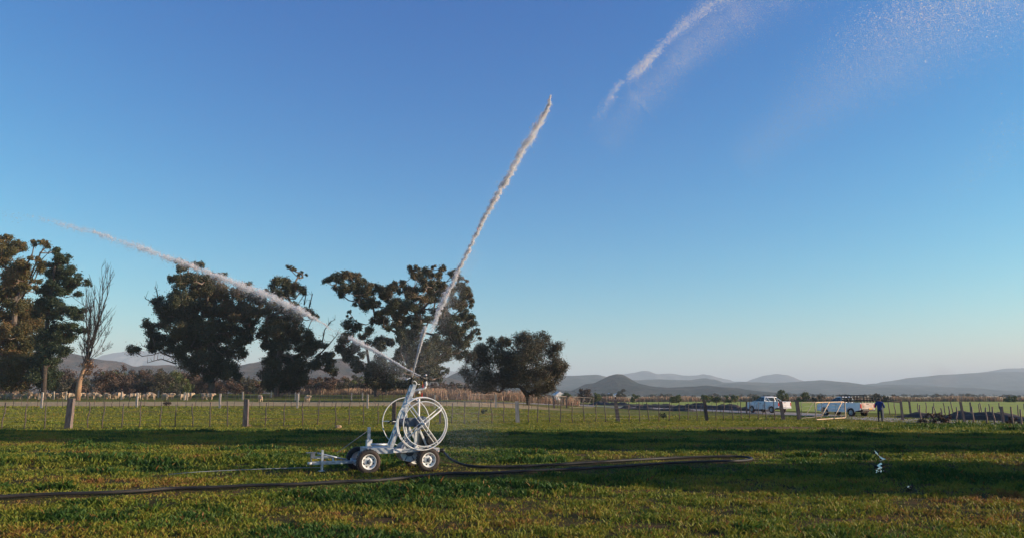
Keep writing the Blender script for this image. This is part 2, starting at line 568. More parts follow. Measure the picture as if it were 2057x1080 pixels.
M['road'] = mat('dirt_road', (.30, .27, .245), (.22, .19, .17), rough=.95, scale=.9, detail=8, bump=.3)
M['crop'] = mat('young_crop', (.27, .315, .012), (.21, .26, .010), rough=.9, scale=.6, detail=8, bump=.8)
M['soil'] = mat('dark_soil', (.095, .068, .058), (.055, .040, .036), rough=1, scale=2, detail=7, bump=.8)
sheet('crop_field', [(1195, 815.5), (1290, 816), (1400, 819.5), (1500, 823), (1600, 826), (1720, 829), (1830, 831.5), (1950, 834), (2100, 837), (2300, 841)],
      [(1195, 808), (1290, 807), (1400, 806), (1500, 805.8), (1600, 805.8), (1720, 805.8), (1830, 805.8), (1950, 805.8), (2100, 806), (2300, 806)], M['crop'], 14, .05)
sheet('road', [(930, 807), (1060, 811), (1150, 814.2), (1250, 818.5), (1330, 821.5), (1430, 825.5), (1520, 830.5), (1610, 834), (1700, 841), (1776, 846), (1900, 851), (2050, 857), (2250, 866)],
      [(930, 805.6), (1060, 808.6), (1150, 811.8), (1250, 815.8), (1330, 818.6), (1430, 821.8), (1520, 825.5), (1610, 828.5), (1700, 834), (1776, 838), (1900, 842.5), (2050, 846), (2250, 852)], M['road'], 6, .025)


def bank(name, pts, h, w, m, seed):
    """lumpy earth bank along a line of ground pixels"""
    q = [G(a, b) for a, b in pts]
    n = 260; u = np.linspace(0, 1, n); s = np.linspace(0, 1, len(q))
    c = np.stack([np.interp(u, s, [p[k] for p in q]) for k in range(2)], -1)
    d = np.gradient(c, axis=0); L = np.cumsum(np.linalg.norm(d, axis=1))
    d /= np.linalg.norm(d, axis=1)[:, None]; nn = np.stack([-d[:, 1], d[:, 0]], -1)
    V = []
    vv = np.linspace(-1, 1, 13)
    for v in vv:
        wob = fbm(L * .9 + seed, np.full(n, v * 2 + seed), 4)
        hh = h * (1 - v * v) ** .8 * (.25 + 1.5 * fbm(L * .35 + seed, np.full(n, seed * 3.), 3)) * (.6 + .8 * wob) * np.minimum(1, 6 * np.minimum(u, 1 - u))
        xy = c + nn * (v * w * (.8 + .4 * wob))[:, None]
        V.append(np.concatenate([xy, (terr(xy[:, 0], xy[:, 1]) + hh - .03)[:, None]], -1))
    idx = np.arange(13 * n).reshape(13, n)
    F = np.stack([idx[:-1, :-1], idx[:-1, 1:], idx[1:, 1:], idx[1:, :-1]], -1).reshape(-1, 4)
    o = link_mesh(name, np_mesh(name, np.array(V).reshape(-1, 3), F, None, True), m)
    return tag(o, kind='structure')


bank('earth_bank', [(1790, 836), (1850, 838), (1900, 839), (1960, 842), (2020, 844), (2120, 848), (2250, 853)], .55, 1.0, M['soil'], 1)
bank('earth_bank', [(1130, 810), (1200, 813), (1290, 816.3), (1360, 818.8), (1420, 821), (1500, 824), (1560, 826)], .55, 1.1, M['soil'], 4)
bank('earth_bank', [(1230, 819), (1290, 821.8), (1350, 824), (1400, 825.5)], .35, .8, M['soil'], 7)

# rivulet of irrigation water
M['water'], _t, _b = new_mat('water')
_b.inputs['Base Color'].default_value = (.03, .03, .03, 1); _b.inputs['Roughness'].default_value = .10
_b.inputs['Specular IOR Level'].default_value = .5


def puddle(segs, seed):
    rnd = random.Random(seed)
    b = MB()
    for line in segs:
        q = [G(x, y) for x, y, w in line]
        L, Rr = [], []
        for i, (p, (x, y, w)) in enumerate(zip(q, line)):
            ww = .60 * w * p[1] / FPX
            L.append((p[0] - ww, p[1], p[2] + .035)); Rr.append((p[0] + ww * rnd.uniform(.7, 1.2), p[1] + rnd.uniform(-.05, .05), p[2] + .035))
        n = len(q)
        b.add(L + Rr, [(i, i + 1, i + 1 + n, i + n) for i in range(n - 1)])
    o = b.build('water', M['water'])
    return tag(o, kind='structure')


PUD = [[(1755, 900, 1.2), (1757, 906, 2), (1760, 911, 3), (1764, 915, 3), (1768, 918, 2), (1770, 921, 4), (1776, 923.5, 6), (1772, 926, 4), (1766, 928, 2)],
       [(1770, 931, 2), (1768, 934, 5), (1764, 937, 5), (1769, 940, 4), (1766, 943, 6), (1761, 946, 6), (1765, 949, 5), (1760, 952, 3)], [(1768, 944, 2), (1772, 947, 4), (1769, 950, 2)],
       [(1831, 975, 1.5), (1827, 978, 4), (1824, 981, 3), (1829, 984, 2)]]
puddle(PUD, 3)
M['mud'] = mat('wet_mud', (.028, .020, .016), (.045, .032, .024), rough=1, scale=6, spec=.02)
for l_ in PUD:
    mb_ = MB(); q_ = [G(x, y) for x, y, w in l_]; ws_ = [(1.3 * w + 2) * p[1] / FPX for p, (x, y, w) in zip(q_, l_)]
    mb_.add([(p[0] - w, p[1], p[2] + .018) for p, w in zip(q_, ws_)] + [(p[0] + w, p[1], p[2] + .018) for p, w in zip(q_, ws_)], [(i, i + 1, i + 1 + len(q_), i + len(q_)) for i in range(len(q_) - 1)])
    tag(mb_.build('mud', M['mud']), kind='structure')
PUDP = np.array([G(x, y)[:2] for l_ in PUD for x, y, w in l_])


# ---------------------------------------------------------------- grass
# ground line of the hose (the grass is pressed down along it)
pix = [(887, 924), (905, 931), (930, 937), (955, 940), (985, 941), (1040, 940), (1100, 937), (1180, 932.5), (1260, 927.5), (1340, 923), (1400, 920.5), (1450, 919.5), (1485, 919.8), (1503, 921.5), (1511, 924.2), (1503, 927), (1480, 929), (1440, 930), (1380, 931.5), (1300, 936), (1220, 942), (1140, 946), (1060, 949.5), (980, 954), (900, 955), (840, 961), (760, 969), (680, 972), (590, 977.5), (500, 980), (420, 984), (340, 986), (280, 991), (200, 995), (100, 998), (0, 1003), (-120, 1010), (-300, 1020)]
HOSE = np.array([G(x, y)[:2] for x, y in pix])
_u = np.linspace(0, len(HOSE) - 1, 900)
HOSEF = np.stack([np.interp(_u, np.arange(len(HOSE)), HOSE[:, k]) for k in range(2)], -1)


def grass():
    g = np.random.default_rng(11)
    Vs, Ts, Ds = [], [], []
    hosebox = None
    for y0, y1, dens, w, h in ((8.6, 11.5, 1900, .015, .050), (11.5, 15, 1400, .017, .050), (15, 20, 900, .020, .050), (20, 28, 470, .027, .054), (28, 44, 300, .028, .052), (44, 62, 110, .038, .046), (62, 80, 36, .058, .05)):
        A = (y1 - y0) * 1.42 * (y0 + y1) / 2
        n = int(A * dens)
        Y = np.sqrt(g.random(n) * (y1 ** 2 - y0 ** 2) + y0 ** 2)
        X = (g.random(n) - .5) * 1.42 * Y + (g.random(n) - .5) * 3
        patch = fbm(X * .42, Y * .55, 5)
        big = fbm(X * .10 + 40, Y * .25 + 9, 3)
        clump = fbm(X * 2.3, Y * 2.3, 3)
        # thin where the soil shows and where the ground was dug or driven on
        sx, sy = X - 15.5, Y - 47.3
        bare = np.exp(-(np.abs(sx) / 7.0) ** 4 - (sy / 1.7) ** 4)
        keep = g.random(n) < np.where(Y < 30, .10 + .90 * sstep(.30, .62, .62 * fbm(X * 3.1 + 5, Y * 2.4, 3) + .38 * clump + .45 * (patch - .5)), np.clip(1.5 * (clump + .35 * (patch - .5) - .18) + .25, .10, 1)) * (1 - .98 * bare)
        hd = np.full(n, 9.)
        nearh = (Y < 27) & keep
        ii = np.where(nearh)[0]
        for c0 in range(0, len(ii), 20000):
            jj = ii[c0:c0 + 20000]
            dd = np.hypot(X[jj, None] - HOSEF[None, ::3, 0], Y[jj, None] - HOSEF[None, ::3, 1]); hd[jj] = dd.min(1)
        keep &= (hd > .065) & ~((hd < .13) & (g.random(n) < .6))
        pd = np.full(n, 9.)
        ii = np.where((X > 5) & (Y < 32) & (Y > 14))[0]
        if len(ii): pd[ii] = np.hypot((X[ii, None] - PUDP[None, :, 0]) / 1.0, (Y[ii, None] - PUDP[None, :, 1]) / 2.2).min(1)
        keep &= (pd > .24) | ((g.random(n) < .25) & (pd > .06))
        # bare wet tracks of the wheels under the cart
        keep &= ~((np.hypot((X + 2.2) / 1.6, (Y - 20.6) / .9) < 1) & (g.random(n) < .6))
        keep &= ~((Y > 74) & (X > 1))
        X, Y, patch, big, clump, hd = X[keep], Y[keep], patch[keep], big[keep], clump[keep], hd[keep]
        n = len(X)
        Z = terr(X, Y)
        # bands of tall broad weeds
        weeds = (hd > 1.1) * np.clip((patch - .53) * 6, 0, 1) * np.clip((fbm(X * 1.4 + 3, Y * 1.4, 3) - .42) * 6, 0, 1)
        ridge = np.exp(-((Y - 23.4 - .04 * X) / .9) ** 2) * (1 - sstep(-9, -5, X))
        rank = ((Y > 43.5) & (X > 20.5 + .2 * (Y - 44)) & (Y < 52)) * np.clip((fbm(X * .5 + 8, Y * .9, 3) - .45) * 6, 0, 1)
        hh = h * (.40 + 1.3 * g.random(n) ** 1.6) * (.35 + 1.4 * clump) * (1 + 1.1 * weeds + 1.2 * ridge + 1.8 * rank) * np.where(hd < .35, .40, np.where(hd < 1.1, .62, 1))
        ww = w * (.6 + .9 * g.random(n)) * (1 + .7 * weeds)
        a = g.random(n) * 2 * np.pi
        lean = g.random(n) * 1.0 + .15
        la = g.random(n) * 2 * np.pi
        base = np.stack([X, Y, Z - .01], -1)
        side = np.stack([np.cos(a), np.sin(a), 0 * a], -1) * ww[:, None] * .5
        tip = base + np.stack([np.cos(la) * lean * hh, np.sin(la) * lean * hh, hh], -1)
        mid = base * .5 + tip * .5 + np.stack([0 * a, 0 * a, hh * .18], -1)
        V = np.stack([base - side * .6, base + side * .6, mid + side, tip, mid - side], 1)
        Vs.append(V.reshape(-1, 3))
        # colour of the plants themselves: green, yellowing, brown
        t = .50 + 1.5 * (patch - .5) + .6 * (big - .5) + .36 * (g.random(n) - .5) + .30 * weeds + .2 * ridge
        t = t + .55 * (fbm(X * 4.7 + 31, Y * 3.4 + 3, 2) - .5) * (Y < 30)
        t = t + .06 + .10 * sstep(15, 22, Y)
        t = np.where(g.random(n) < np.interp(Y, [10, 22], [.10, .03]), g.random(n) * .22, t)
        t = np.where(Y > 44, .52 + .6 * (patch - .5) + .2 * (g.random(n) - .5) + .4 * rank, t)
        Ts.append(np.repeat(np.clip(t, 0, 1), 5))
    V = np.concatenate(Vs); T = np.concatenate(Ts)
    F = np.arange(len(V)).reshape(-1, 5)
    m = leaf_mat('grass_blades', [(.0, (.21, .085, .030)), (.18, (.25, .15, .034)), (.36, (.26, .23, .030)), (.58, (.20, .215, .024)), (.82, (.11, .16, .020)), (1., (.045, .10, .018))], .30, .6)
    o = link_mesh('grass', np_mesh('grass', V, F, {'tint': T}), m)
    tag(o, kind='stuff')
    print('grass blades', len(F))


grass()


# ---------------------------------------------------------------- trees
LM = {
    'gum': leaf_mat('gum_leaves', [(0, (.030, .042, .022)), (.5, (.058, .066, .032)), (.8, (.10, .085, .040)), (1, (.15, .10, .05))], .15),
    'gum_sunlit': leaf_mat('sunlit_gum_leaves', [(0, (.06, .065, .025)), (.5, (.11, .10, .035)), (.8, (.17, .12, .045)), (1, (.22, .13, .06))], .2),  # lighter gum leaves, warm sunlight put into their colour
    'russet': leaf_mat('russet_leaves', [(0, (.10, .06, .03)), (.6, (.17, .095, .05)), (1, (.24, .14, .08))], .2),
    'pine': leaf_mat('casuarina_leaves', [(0, (.022, .040, .020)), (.6, (.042, .062, .028)), (1, (.075, .085, .036))], .12),
    'olive': leaf_mat('olive_leaves', [(0, (.040, .045, .028)), (.5, (.070, .066, .040)), (1, (.12, .095, .06))], .15),
    'brown': leaf_mat('winter_twigs', [(0, (.05, .034, .026)), (.5, (.10, .066, .047)), (1, (.16, .105, .07))], .1),
    'green': leaf_mat('shrub_leaves', [(0, (.055, .08, .025)), (.5, (.10, .125, .036)), (1, (.17, .17, .05))], .2),
}
rngT = np.random.default_rng(77)


def leaves(centers, radii, dens, size, g, flat=.85, tintbase=None, sub=4):
    """leaf quads in lumpy puffs -> V,F,tint"""
    C, RR, TB = [], [], []
    for i, (c, r) in enumerate(zip(centers, radii)):
        tb = (tintbase[i] if tintbase is not None else .45) + g.normal() * .12
        for k in range(sub):
            d = g.normal(size=3); d /= np.linalg.norm(d)
            C.append(c + d * r * .55 * np.array([1, 1, flat])); RR.append(r * g.uniform(.45, .70)); TB.append(tb + g.normal() * .07)
    C = np.array(C); RR = np.array(RR); TB = np.array(TB)
    cnt = np.maximum(10, (dens * RR ** 2).astype(int))
    I = np.repeat(np.arange(len(C)), cnt); n = len(I)
    d = g.normal(size=(n, 3)); d /= np.linalg.norm(d, axis=1)[:, None]
    rad = RR[I] * (g.random(n) ** .42) * (1 + .45 * np.abs(g.normal(size=n)) * (g.random(n) < .22))
    pos = C[I] + d * rad[:, None] * np.array([1, 1, flat])
    nrm = d * .8 + g.normal(size=(n, 3)) * .7
    nrm /= np.linalg.norm(nrm, axis=1)[:, None]
    u = np.cross(nrm, g.normal(size=(n, 3))); u /= np.linalg.norm(u, axis=1)[:, None]
    v = np.cross(nrm, u)
    s = size * (.55 + .9 * g.random(n))
    u *= (s * .5)[:, None]; v *= (s * .36)[:, None]
    V = np.stack([pos - u, pos - v, pos + u, pos + v], 1).reshape(-1, 3)
    t = np.clip(TB[I] + .13 * g.normal(size=n), 0, 1)
    return V, np.arange(4 * n).reshape(-1, 4), np.repeat(t, 4)


def limbs(trunk, tr, targets, g, name, m, parent, twig=.03, droop=.12):
    """grow branches from a trunk polyline to every target"""
    nodes = [np.array(p, float) for p in trunk]; par = [-1] + list(range(len(trunk) - 1))
    T = sorted([np.array(t) for t in targets], key=lambda t: np.linalg.norm(t - nodes[-1]) + 2 * abs(t[2] - nodes[-1][2]) * 0)
    for t in T:
        N = np.array(nodes)
        d = np.linalg.norm(N - t, axis=1) + 1.6 * np.maximum(0, N[:, 2] - t[2] + .2)
        k = int(np.argmin(d))
        p = nodes[k]; L = np.linalg.norm(t - p)
        ns = max(2, int(L / 1.3))
        prev = k
        for i in range(1, ns + 1):
            u = i / ns
            q = p * (1 - u) + t * u
            q = q + np.array([0, 0, -droop * L * math.sin(math.pi * u)]) + g.normal(size=3) * .10 * min(L, 2) * (u < 1)
            nodes.append(q); par.append(prev); prev = len(nodes) - 1
    w = np.zeros(len(nodes))
    has = [0] * len(nodes)
    for i in range(len(nodes) - 1, 0, -1):
        if not has[i]: w[i] += 1
        w[par[i]] += w[i]; has[par[i]] = 1
    rad = np.maximum(twig, tr * (w / w[0]) ** .5)
    for i in range(len(trunk)): rad[i] = max(rad[i], tr * (1 - .55 * i / len(trunk)))
    b = MB()
    # chains
    kids = {}
    for i, p in enumerate(par):
        if p >= 0: kids.setdefault(p, []).append(i)
    stack = [(0, None)]
    while stack:
        i, frm = stack.pop()
        ch = [] if frm is None else [frm]
        cur = i
        while True:
            ch.append(cur)
            ks = sorted(kids.get(cur, []), key=lambda k: -w[k])
            for k in ks[1:]: stack.append((k, cur))
            if not ks: break
            cur = ks[0]
        if len(ch) > 1:
            rr = [rad[c] for c in ch]
            if frm is not None: rr[0] = min(rr[0], rr[1] * 1.25)
            b.tube([nodes[c] for c in ch], rr, 6 if max(rr) < .2 else 9, cap=False)
    return b.build(name, m, parent)


def conv(s, ox, oy, sc):
    out = []
    for q in s.replace('\n', ' ').split(';'):
        q = q.strip()
        if q:
            a, b, c = [float(v) for v in q.split(',')]
            out.append((ox + a / sc, oy + b / sc, c / sc))
    return out


def tree(name, label, cat, Y, crown, trunk_px, tr, leafm, bark, group=None, dens=520, size=.21, seed=1, tint=None, depthf=.75, flat=.9, extra=None, sub=5, fill=.8, swell=1.14):
    g = np.random.default_rng(seed)
    base = P(trunk_px[0][0], trunk_px[0][1], Y)
    base[2] = float(terr(base[0], Y)) - .1
    root = empty(name, base, label=label, cat=cat, group=group)
    tk = [base] + [P(x, y, Y + g.normal() * .15) for x, y in trunk_px[1:]]
    cx = np.mean([c[0] for c in crown]); hw = (max(c[0] for c in crown) - min(c[0] for c in crown)) / 2 * Y / FPX
    cs, rs = [], []
    for (x, y, r) in crown:
        dx = (x - cx) * Y / FPX
        dd = math.sqrt(max(hw * hw - dx * dx, .15 * hw * hw)) * depthf
        cs.append(P(x, y, Y + g.uniform(-1, 1) * dd)); rs.append(r * Y / FPX)
    rs = [r * swell for r in rs]
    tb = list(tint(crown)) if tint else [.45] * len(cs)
    n0 = len(cs)
    for i in range(int(fill * n0)):           # clumps tucked between and behind the outer ones
        k = g.integers(n0); c = cs[k] + g.normal(size=3) * rs[k] * np.array([.6, 0, .45])
        c[1] += g.uniform(-.8, .8) * hw * depthf
        cs.append(c); rs.append(rs[k] * g.uniform(.7, 1)); tb.append(tb[k] - .05)
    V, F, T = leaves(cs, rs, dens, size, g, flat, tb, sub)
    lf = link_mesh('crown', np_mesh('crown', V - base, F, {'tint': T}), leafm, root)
    limbs([p - base for p in tk], tr, [c - base + np.array([0, 0, -.3 * r]) for c, r in zip(cs, rs)], g, 'trunk', bark, root)
    if extra:       # dead limbs standing out of the crown
        for line in extra:
            b = MB()
            pts = [P(x, y, Y + .5) - base for x, y in line]
            n = len(pts)
            b.tube(pts, [max(.03, .13 * (1 - i / n)) for i in range(n)], 5)
            for k in range(3 * n):
                i = g.integers(n - 1); u = g.random()
                p = pts[i] * (1 - u) + pts[i + 1] * u
                d = g.normal(size=3) * .5 + np.array([0, 0, .8]); d /= np.linalg.norm(d)
                L = g.uniform(.5, 1.6)
                b.tube([p, p + d * L * .5 + g.normal(size=3) * .08, p + d * L], [.045, .03, .018], 4)
            b.build('dead_branch', M['twig'], root)
    return root


GUM = dict(bark=M['bark'], cat='tree')
A = conv('''345,112,30;395,112,30;450,115,28;300,250,38;335,200,35;375,175,35;420,205,45;480,215,45;530,200,40;570,190,28;440,280,60;510,290,60;590,260,45;620,300,40;560,340,60;480,350,60;610,390,50;
330,340,50;270,380,55;210,400,50;350,400,60;240,470,60;300,450,50;400,450,60;200,520,40;280,540,60;350,520,50;140,540,40;120,570,40;130,640,45;110,670,35;180,680,50;240,650,60;300,700,60;260,600,40;340,640,50;
430,540,50;590,480,55;640,450,50;650,540,60;600,600,55;560,680,60;420,690,60;460,620,45;480,740,70;380,750,50;560,770,70;640,700,60;680,640,50;740,600,55;780,570,45;700,480,50;660,790,60;600,850,50;520,850,50;460,830,50;680,850,40;720,650,40''', 270, 500, 3.376)
A += conv('''450,400,55;520,430,55;400,520,55;470,500,50;540,520,50;600,545,50;500,580,55;430,600,50;330,580,50;380,640,50;520,650,55;560,420,50;370,105,26;420,120,26;325,128,26;350,215,36;310,290,45;260,330,40;180,600,45;600,250,45;640,380,50;690,280,40;740,270,40;700,330,55;770,320,55;830,330,50;860,360,40;720,400,55;790,400,50;830,430,40;760,470,50;820,490,35;740,530,50;800,540,30;690,560,50;770,600,35;720,700,40;700,620,40''', 270, 500, 3.376)
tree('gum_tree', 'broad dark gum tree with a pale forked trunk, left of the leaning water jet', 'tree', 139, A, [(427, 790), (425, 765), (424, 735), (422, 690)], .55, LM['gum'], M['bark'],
     'gum trees along the back fence', seed=3, tint=lambda c: [.45 + .32 * (x > 400 and y < 640) for x, y, r in c],  # sunlit upper right painted in as a browner leaf tint
     extra=[[(318, 620), (305, 607), (291, 598)], [(320, 615), (315, 585), (312, 575)], [(353, 730), (323, 720), (296, 728)], [(330, 690), (300, 700), (284, 693)]])
A = conv('''950,240,40;985,220,40;1020,230,40;1055,270,35;1095,250,35;1130,270,30;940,290,40;990,290,45;1040,310,30;1140,290,20;1043,120,16;1092,145,12;1130,160,16;1115,178,11;
920,390,50;960,350,40;900,440,45;940,470,50;990,410,45;1040,420,45;1100,420,45;1150,410,40;1190,430,35;1210,455,25;1060,480,40;1000,500,50;920,530,60;890,570,50;980,560,50;1050,560,50;1110,540,50;1160,570,50;1190,620,40;1100,620,50;1030,640,50;960,640,50;900,640,40;1130,690,50;1190,690,50;1240,650,40;1290,650,25;1280,730,45;1330,780,40;1250,790,50;1340,760,30;1200,770,45;1000,740,60;930,780,60;1060,740,50;1130,770,50;890,850,60;960,850,60;1040,850,60;1110,850,50;1160,850,40;900,920,60;980,930,60;1060,920,60;1130,920,50''', 270, 500, 3.376)
tree('gum_tree', 'dark gum tree with a separate tuft on top and dead limbs on its right', 'tree', 136, A, [(556, 790), (556, 760), (560, 720), (565, 680)], .5, LM['gum'], M['bark'],
     'gum trees along the back fence', seed=5, tint=lambda c: [.40 + .22 * (y < 680) for x, y, r in c],  # browner tint on the upper clumps paints in the sun on top
     extra=[[(640, 713), (662, 690), (672, 678), (680, 669)], [(645, 700), (652, 662), (665, 645), (674, 641)], [(611, 612), (615, 588)], [(621, 617), (628, 589)]])
A = conv('''95,160,32;130,140,25;170,130,35;215,110,35;255,110,30;285,115,25;190,170,30;270,150,25;150,210,25;200,240,45;240,220,35;310,190,40;350,170,40;395,190,35;330,240,45;380,240,45;410,290,45;370,340,45;330,300,40;430,330,35;300,330,20;260,380,18;245,410,12;480,240,35;520,220,40;570,215,40;540,260,35;610,235,30;500,270,30;
635,175,32;660,220,30;720,110,30;760,105,35;815,90,35;850,120,35;900,130,30;910,170,35;780,140,30;700,220,45;760,230,45;820,210,45;850,190,35;880,290,35;840,290,40;780,290,35;740,280,35;700,270,35;
600,320,45;560,330,45;550,370,40;640,350,50;700,330,40;730,370,40;650,400,40;600,400,40;770,380,35;790,350,30;480,430,45;430,440,40;520,450,40;530,490,35;590,470,40;640,460,45;700,440,45;750,440,45;650,510,45;720,510,45;780,490,35;700,560,45;640,570,40;690,600,40;760,560,40;
830,440,40;900,390,45;880,370,40;920,250,40;950,220,40;930,190,30;990,240,45;1000,110,35;1060,130,35;1100,160,15;1050,200,40;1100,240,45;1130,270,30;1090,310,45;1140,300,25;1000,320,50;1060,350,40;950,340,40;1090,390,35;1060,420,45;1120,430,40;1150,420,25;960,420,50;1010,430,50;940,490,55;1000,510,50;1080,490,45;1140,480,35;1060,540,45;1120,550,40;1150,530,25;1190,535,18;1000,590,45;940,600,55;1050,620,50;880,640,60;820,640,60;760,650,60;1090,600,35;1050,690,45;980,680,50;920,700,50;860,720,60;800,720,60;740,720,60;690,700,50;830,790,60;760,800,60;700,810,50;640,800,50;860,840,40;800,870,50;720,890,50;690,940,40;935,790,22;945,820,15''', 630, 520, 3.6)
tree('gum_tree', 'tallest gum tree with spreading open crown right behind the irrigation cart', 'tree', 131, A, [(826, 792), (828, 770), (822, 735), (818, 700), (822, 665)], .55, LM['gum'], M['bark'],
     'gum trees along the back fence', seed=6, tint=lambda c: [.42 + .30 * (y < 610 and x > 690) for x, y, r in c])  # sun on the crown's upper right put into the leaf colour
A = conv('''240,470,40;290,470,45;330,490,30;210,590,45;250,560,40;200,650,45;260,660,45;240,710,35;300,640,40;350,560,35;400,520,40;380,600,40;460,590,45;510,580,40;540,600,30;480,640,40;350,690,30;310,760,40;300,790,35;400,760,55;460,740,50;520,770,60;580,820,40;430,830,55;500,850,55;560,870,40;400,900,35;450,920,40;520,930,30;600,680,40;640,660,40;590,740,40;640,890,50''', 630, 520, 3.6)
tree('gum_tree', 'low bushy gum with weeping dark foliage, left behind the irrigation cart', 'tree', 134, A, [(755, 793), (752, 770), (742, 735), (735, 690)], .3, LM['gum'], M['bark'],
     'gum trees along the back fence', seed=7, tint=lambda c: [.35 for _ in c])
A = conv('''1300,620,50;1360,610,45;1230,650,55;1170,680,50;1140,740,55;1090,810,50;1200,760,80;1300,720,90;1380,720,70;1130,860,50;1220,860,80;1320,830,90;1180,920,50;1280,920,60;1380,880,60;1400,800,60;
1480,590,60;1550,580,55;1620,590,60;1690,640,60;1740,690,60;1780,760,50;1800,790,35;1760,840,60;1720,900,60;1700,760,90;1600,700,90;1500,680,80;1450,740,80;1560,800,100;1650,860,80;1500,880,80;1440,860,60;1600,930,60;1680,930,50;1540,930,40''', 630, 520, 3.6)
tree('thorn_tree', 'rounded two-lobed olive tree on a short forked trunk, right of the gums', 'tree', 106, A, [(1062, 808), (1060, 797), (1056, 788), (1045, 776)], .30, LM['olive'], M['bark_dark'],
     None, seed=8, size=.13, dens=560, sub=7, flat=.95, fill=1.1, swell=1.06, tint=lambda c: [.35 + .3 * (x > 1070) for x, y, r in c], depthf=.8)  # sunny right half painted lighter through the tint
A = conv('''8,85,25;40,130,45;85,130,40;140,145,28;60,160,40;20,230,55;80,250,60;140,230,45;40,310,60;110,310,60;160,300,35;60,380,50;20,400,40;110,390,40;150,380,30;20,450,50;80,470,55;140,470,50;190,470,50;30,530,50;100,540,60;170,550,55;230,590,45;190,620,60;60,590,50;30,640,50;120,640,50;40,700,45;110,720,60;180,700,60;50,780,60;120,800,60;30,850,60;100,880,60;180,800,50;190,880,50;40,930,50;130,950,50;230,940,40;240,110,20;275,125,22;260,105,18;180,195,18;220,205,16;230,330,18;210,370,18;195,330,16;
-40,120,45;-80,200,60;-60,300,70;-120,320,70;-70,420,70;-40,520,60;-110,520,70;-60,640,70;-120,700,70;-50,780,70;-110,860,70;-50,920,60''', 0, 450, 2.92)
tree('gum_tree', 'tall olive brown gum at the left edge, sunlit in the warm light', 'tree', 122, A, [(30, 790), (30, 760), (32, 720), (28, 660), (30, 600)], .6, LM['gum_sunlit'], M['bark'],
     None, seed=9, tint=lambda c: [.40 + .4 * (x < 30 and 620 < y < 720) + .15 * (y < 560) for x, y, r in c],  # brown clumps at the left edge; lighter top tint paints in sunlight
     extra=[[(44, 600), (68, 550), (85, 520), (103, 502)], [(60, 560), (75, 520), (92, 490)]])
A = conv('''330,160,30;345,200,40;310,240,35;370,215,35;395,190,25;360,260,50;400,270,35;425,255,22;310,300,50;370,310,45;270,350,35;320,350,45;420,330,35;460,310,30;440,360,40;460,400,30;400,390,40;350,400,40;300,410,50;250,395,30;260,450,45;320,450,45;350,470,30;240,500,40;300,510,45;360,500,45;410,510,45;460,510,40;490,505,25;430,540,35;470,550,25;350,545,25;300,560,30;260,620,40;320,610,45;380,600,40;430,605,35;480,620,30;505,625,20;300,660,50;360,650,50;390,680,35;250,700,60;320,720,55;380,740,40;280,770,60;330,810,45;230,790,50;250,850,60;310,870,45;270,930,50;210,900,50''', 0, 450, 2.92)
tree('casuarina_tree', 'tall dark green conifer-like tree with tiered ragged branches, beside the sunlit gum', 'tree', 116, A, [(88, 792), (90, 740), (92, 690), (96, 640), (104, 580), (110, 535)], .35, LM['pine'], M['bark_dark'],
     None, seed=10, size=.19, dens=560, flat=.75, depthf=.6, fill=.5, swell=1.12)


def dead_tree():
    g = np.random.default_rng(21)
    Y = 112
    base = P(156, 792, Y); base[2] = float(terr(base[0], Y)) - .1
    root = empty('dead_tree', base, label='bare leafless tree with upswept twigs and an orange leaning trunk', cat='tree')
    fork = P(172, 728, Y) - base
    b = MB()
    b.tube([np.zeros(3), P(160, 765, Y) - base, P(168, 742, Y) - base, fork], [.42, .33, .26, .22], 9)
    b.tube([P(160, 765, Y) - base, P(176, 742, Y + .3) - base, P(184, 725, Y + .4) - base], [.2, .15, .1], 8)
    b.build('trunk', M['bark_tan'], root)
    b = MB()

    def grow(p, d, L, r, lev):
        n = 5; pts = [p]
        for i in range(n):
            d = d + g.normal(size=3) * .09 + np.array([.0, 0, .05]); d /= np.linalg.norm(d)
            pts.append(pts[-1] + d * L / n)
        b.tube(pts, list(np.linspace(r, max(.012, r * .45), n + 1)), 5 if r > .06 else 3, cap=False)
        if lev > 0:
            k = {3: 7, 2: 10, 1: 7}[lev]
            for j in range(k):
                i = 1 + int(g.random() * n * .95)
                dd = d * 1.0 + g.normal(size=3) * .34 + np.array([0, 0, .45]); dd /= np.linalg.norm(dd)
                grow(pts[min(i, n)], dd, L * g.uniform(.25, .42), max(.014, r * .45), lev - 1)
    for (x, y, dy) in ((207, 558, 0), (241, 570, .8), (248, 595, -.6), (185, 578, .5), (202, 588, -1), (226, 575, 1), (160, 690, 0), (175, 640, -.5), (219, 690, .5), (222, 668, 0), (195, 620, .8), (185, 655, -.8), (205, 640, 1.), (168, 665, 1)):
        t = P(x, y, Y + dy) - base; s = fork + g.normal(size=3) * .15
        L = np.linalg.norm(t - s)
        grow(s, (t - s) / L, L * .82, .02 + .0075 * L, 2)
    b.build('branch', M['twig'], root)
    cs = [P(x, y, Y) - base for x, y in ((172, 735), (180, 728), (176, 748), (183, 740))]
    V, F, T = leaves(cs, [.9, .8, .7, .8], 120, .22, g)
    link_mesh('crown', np_mesh('crown', V, F, {'tint': T}), LM['russet'], root)


dead_tree()


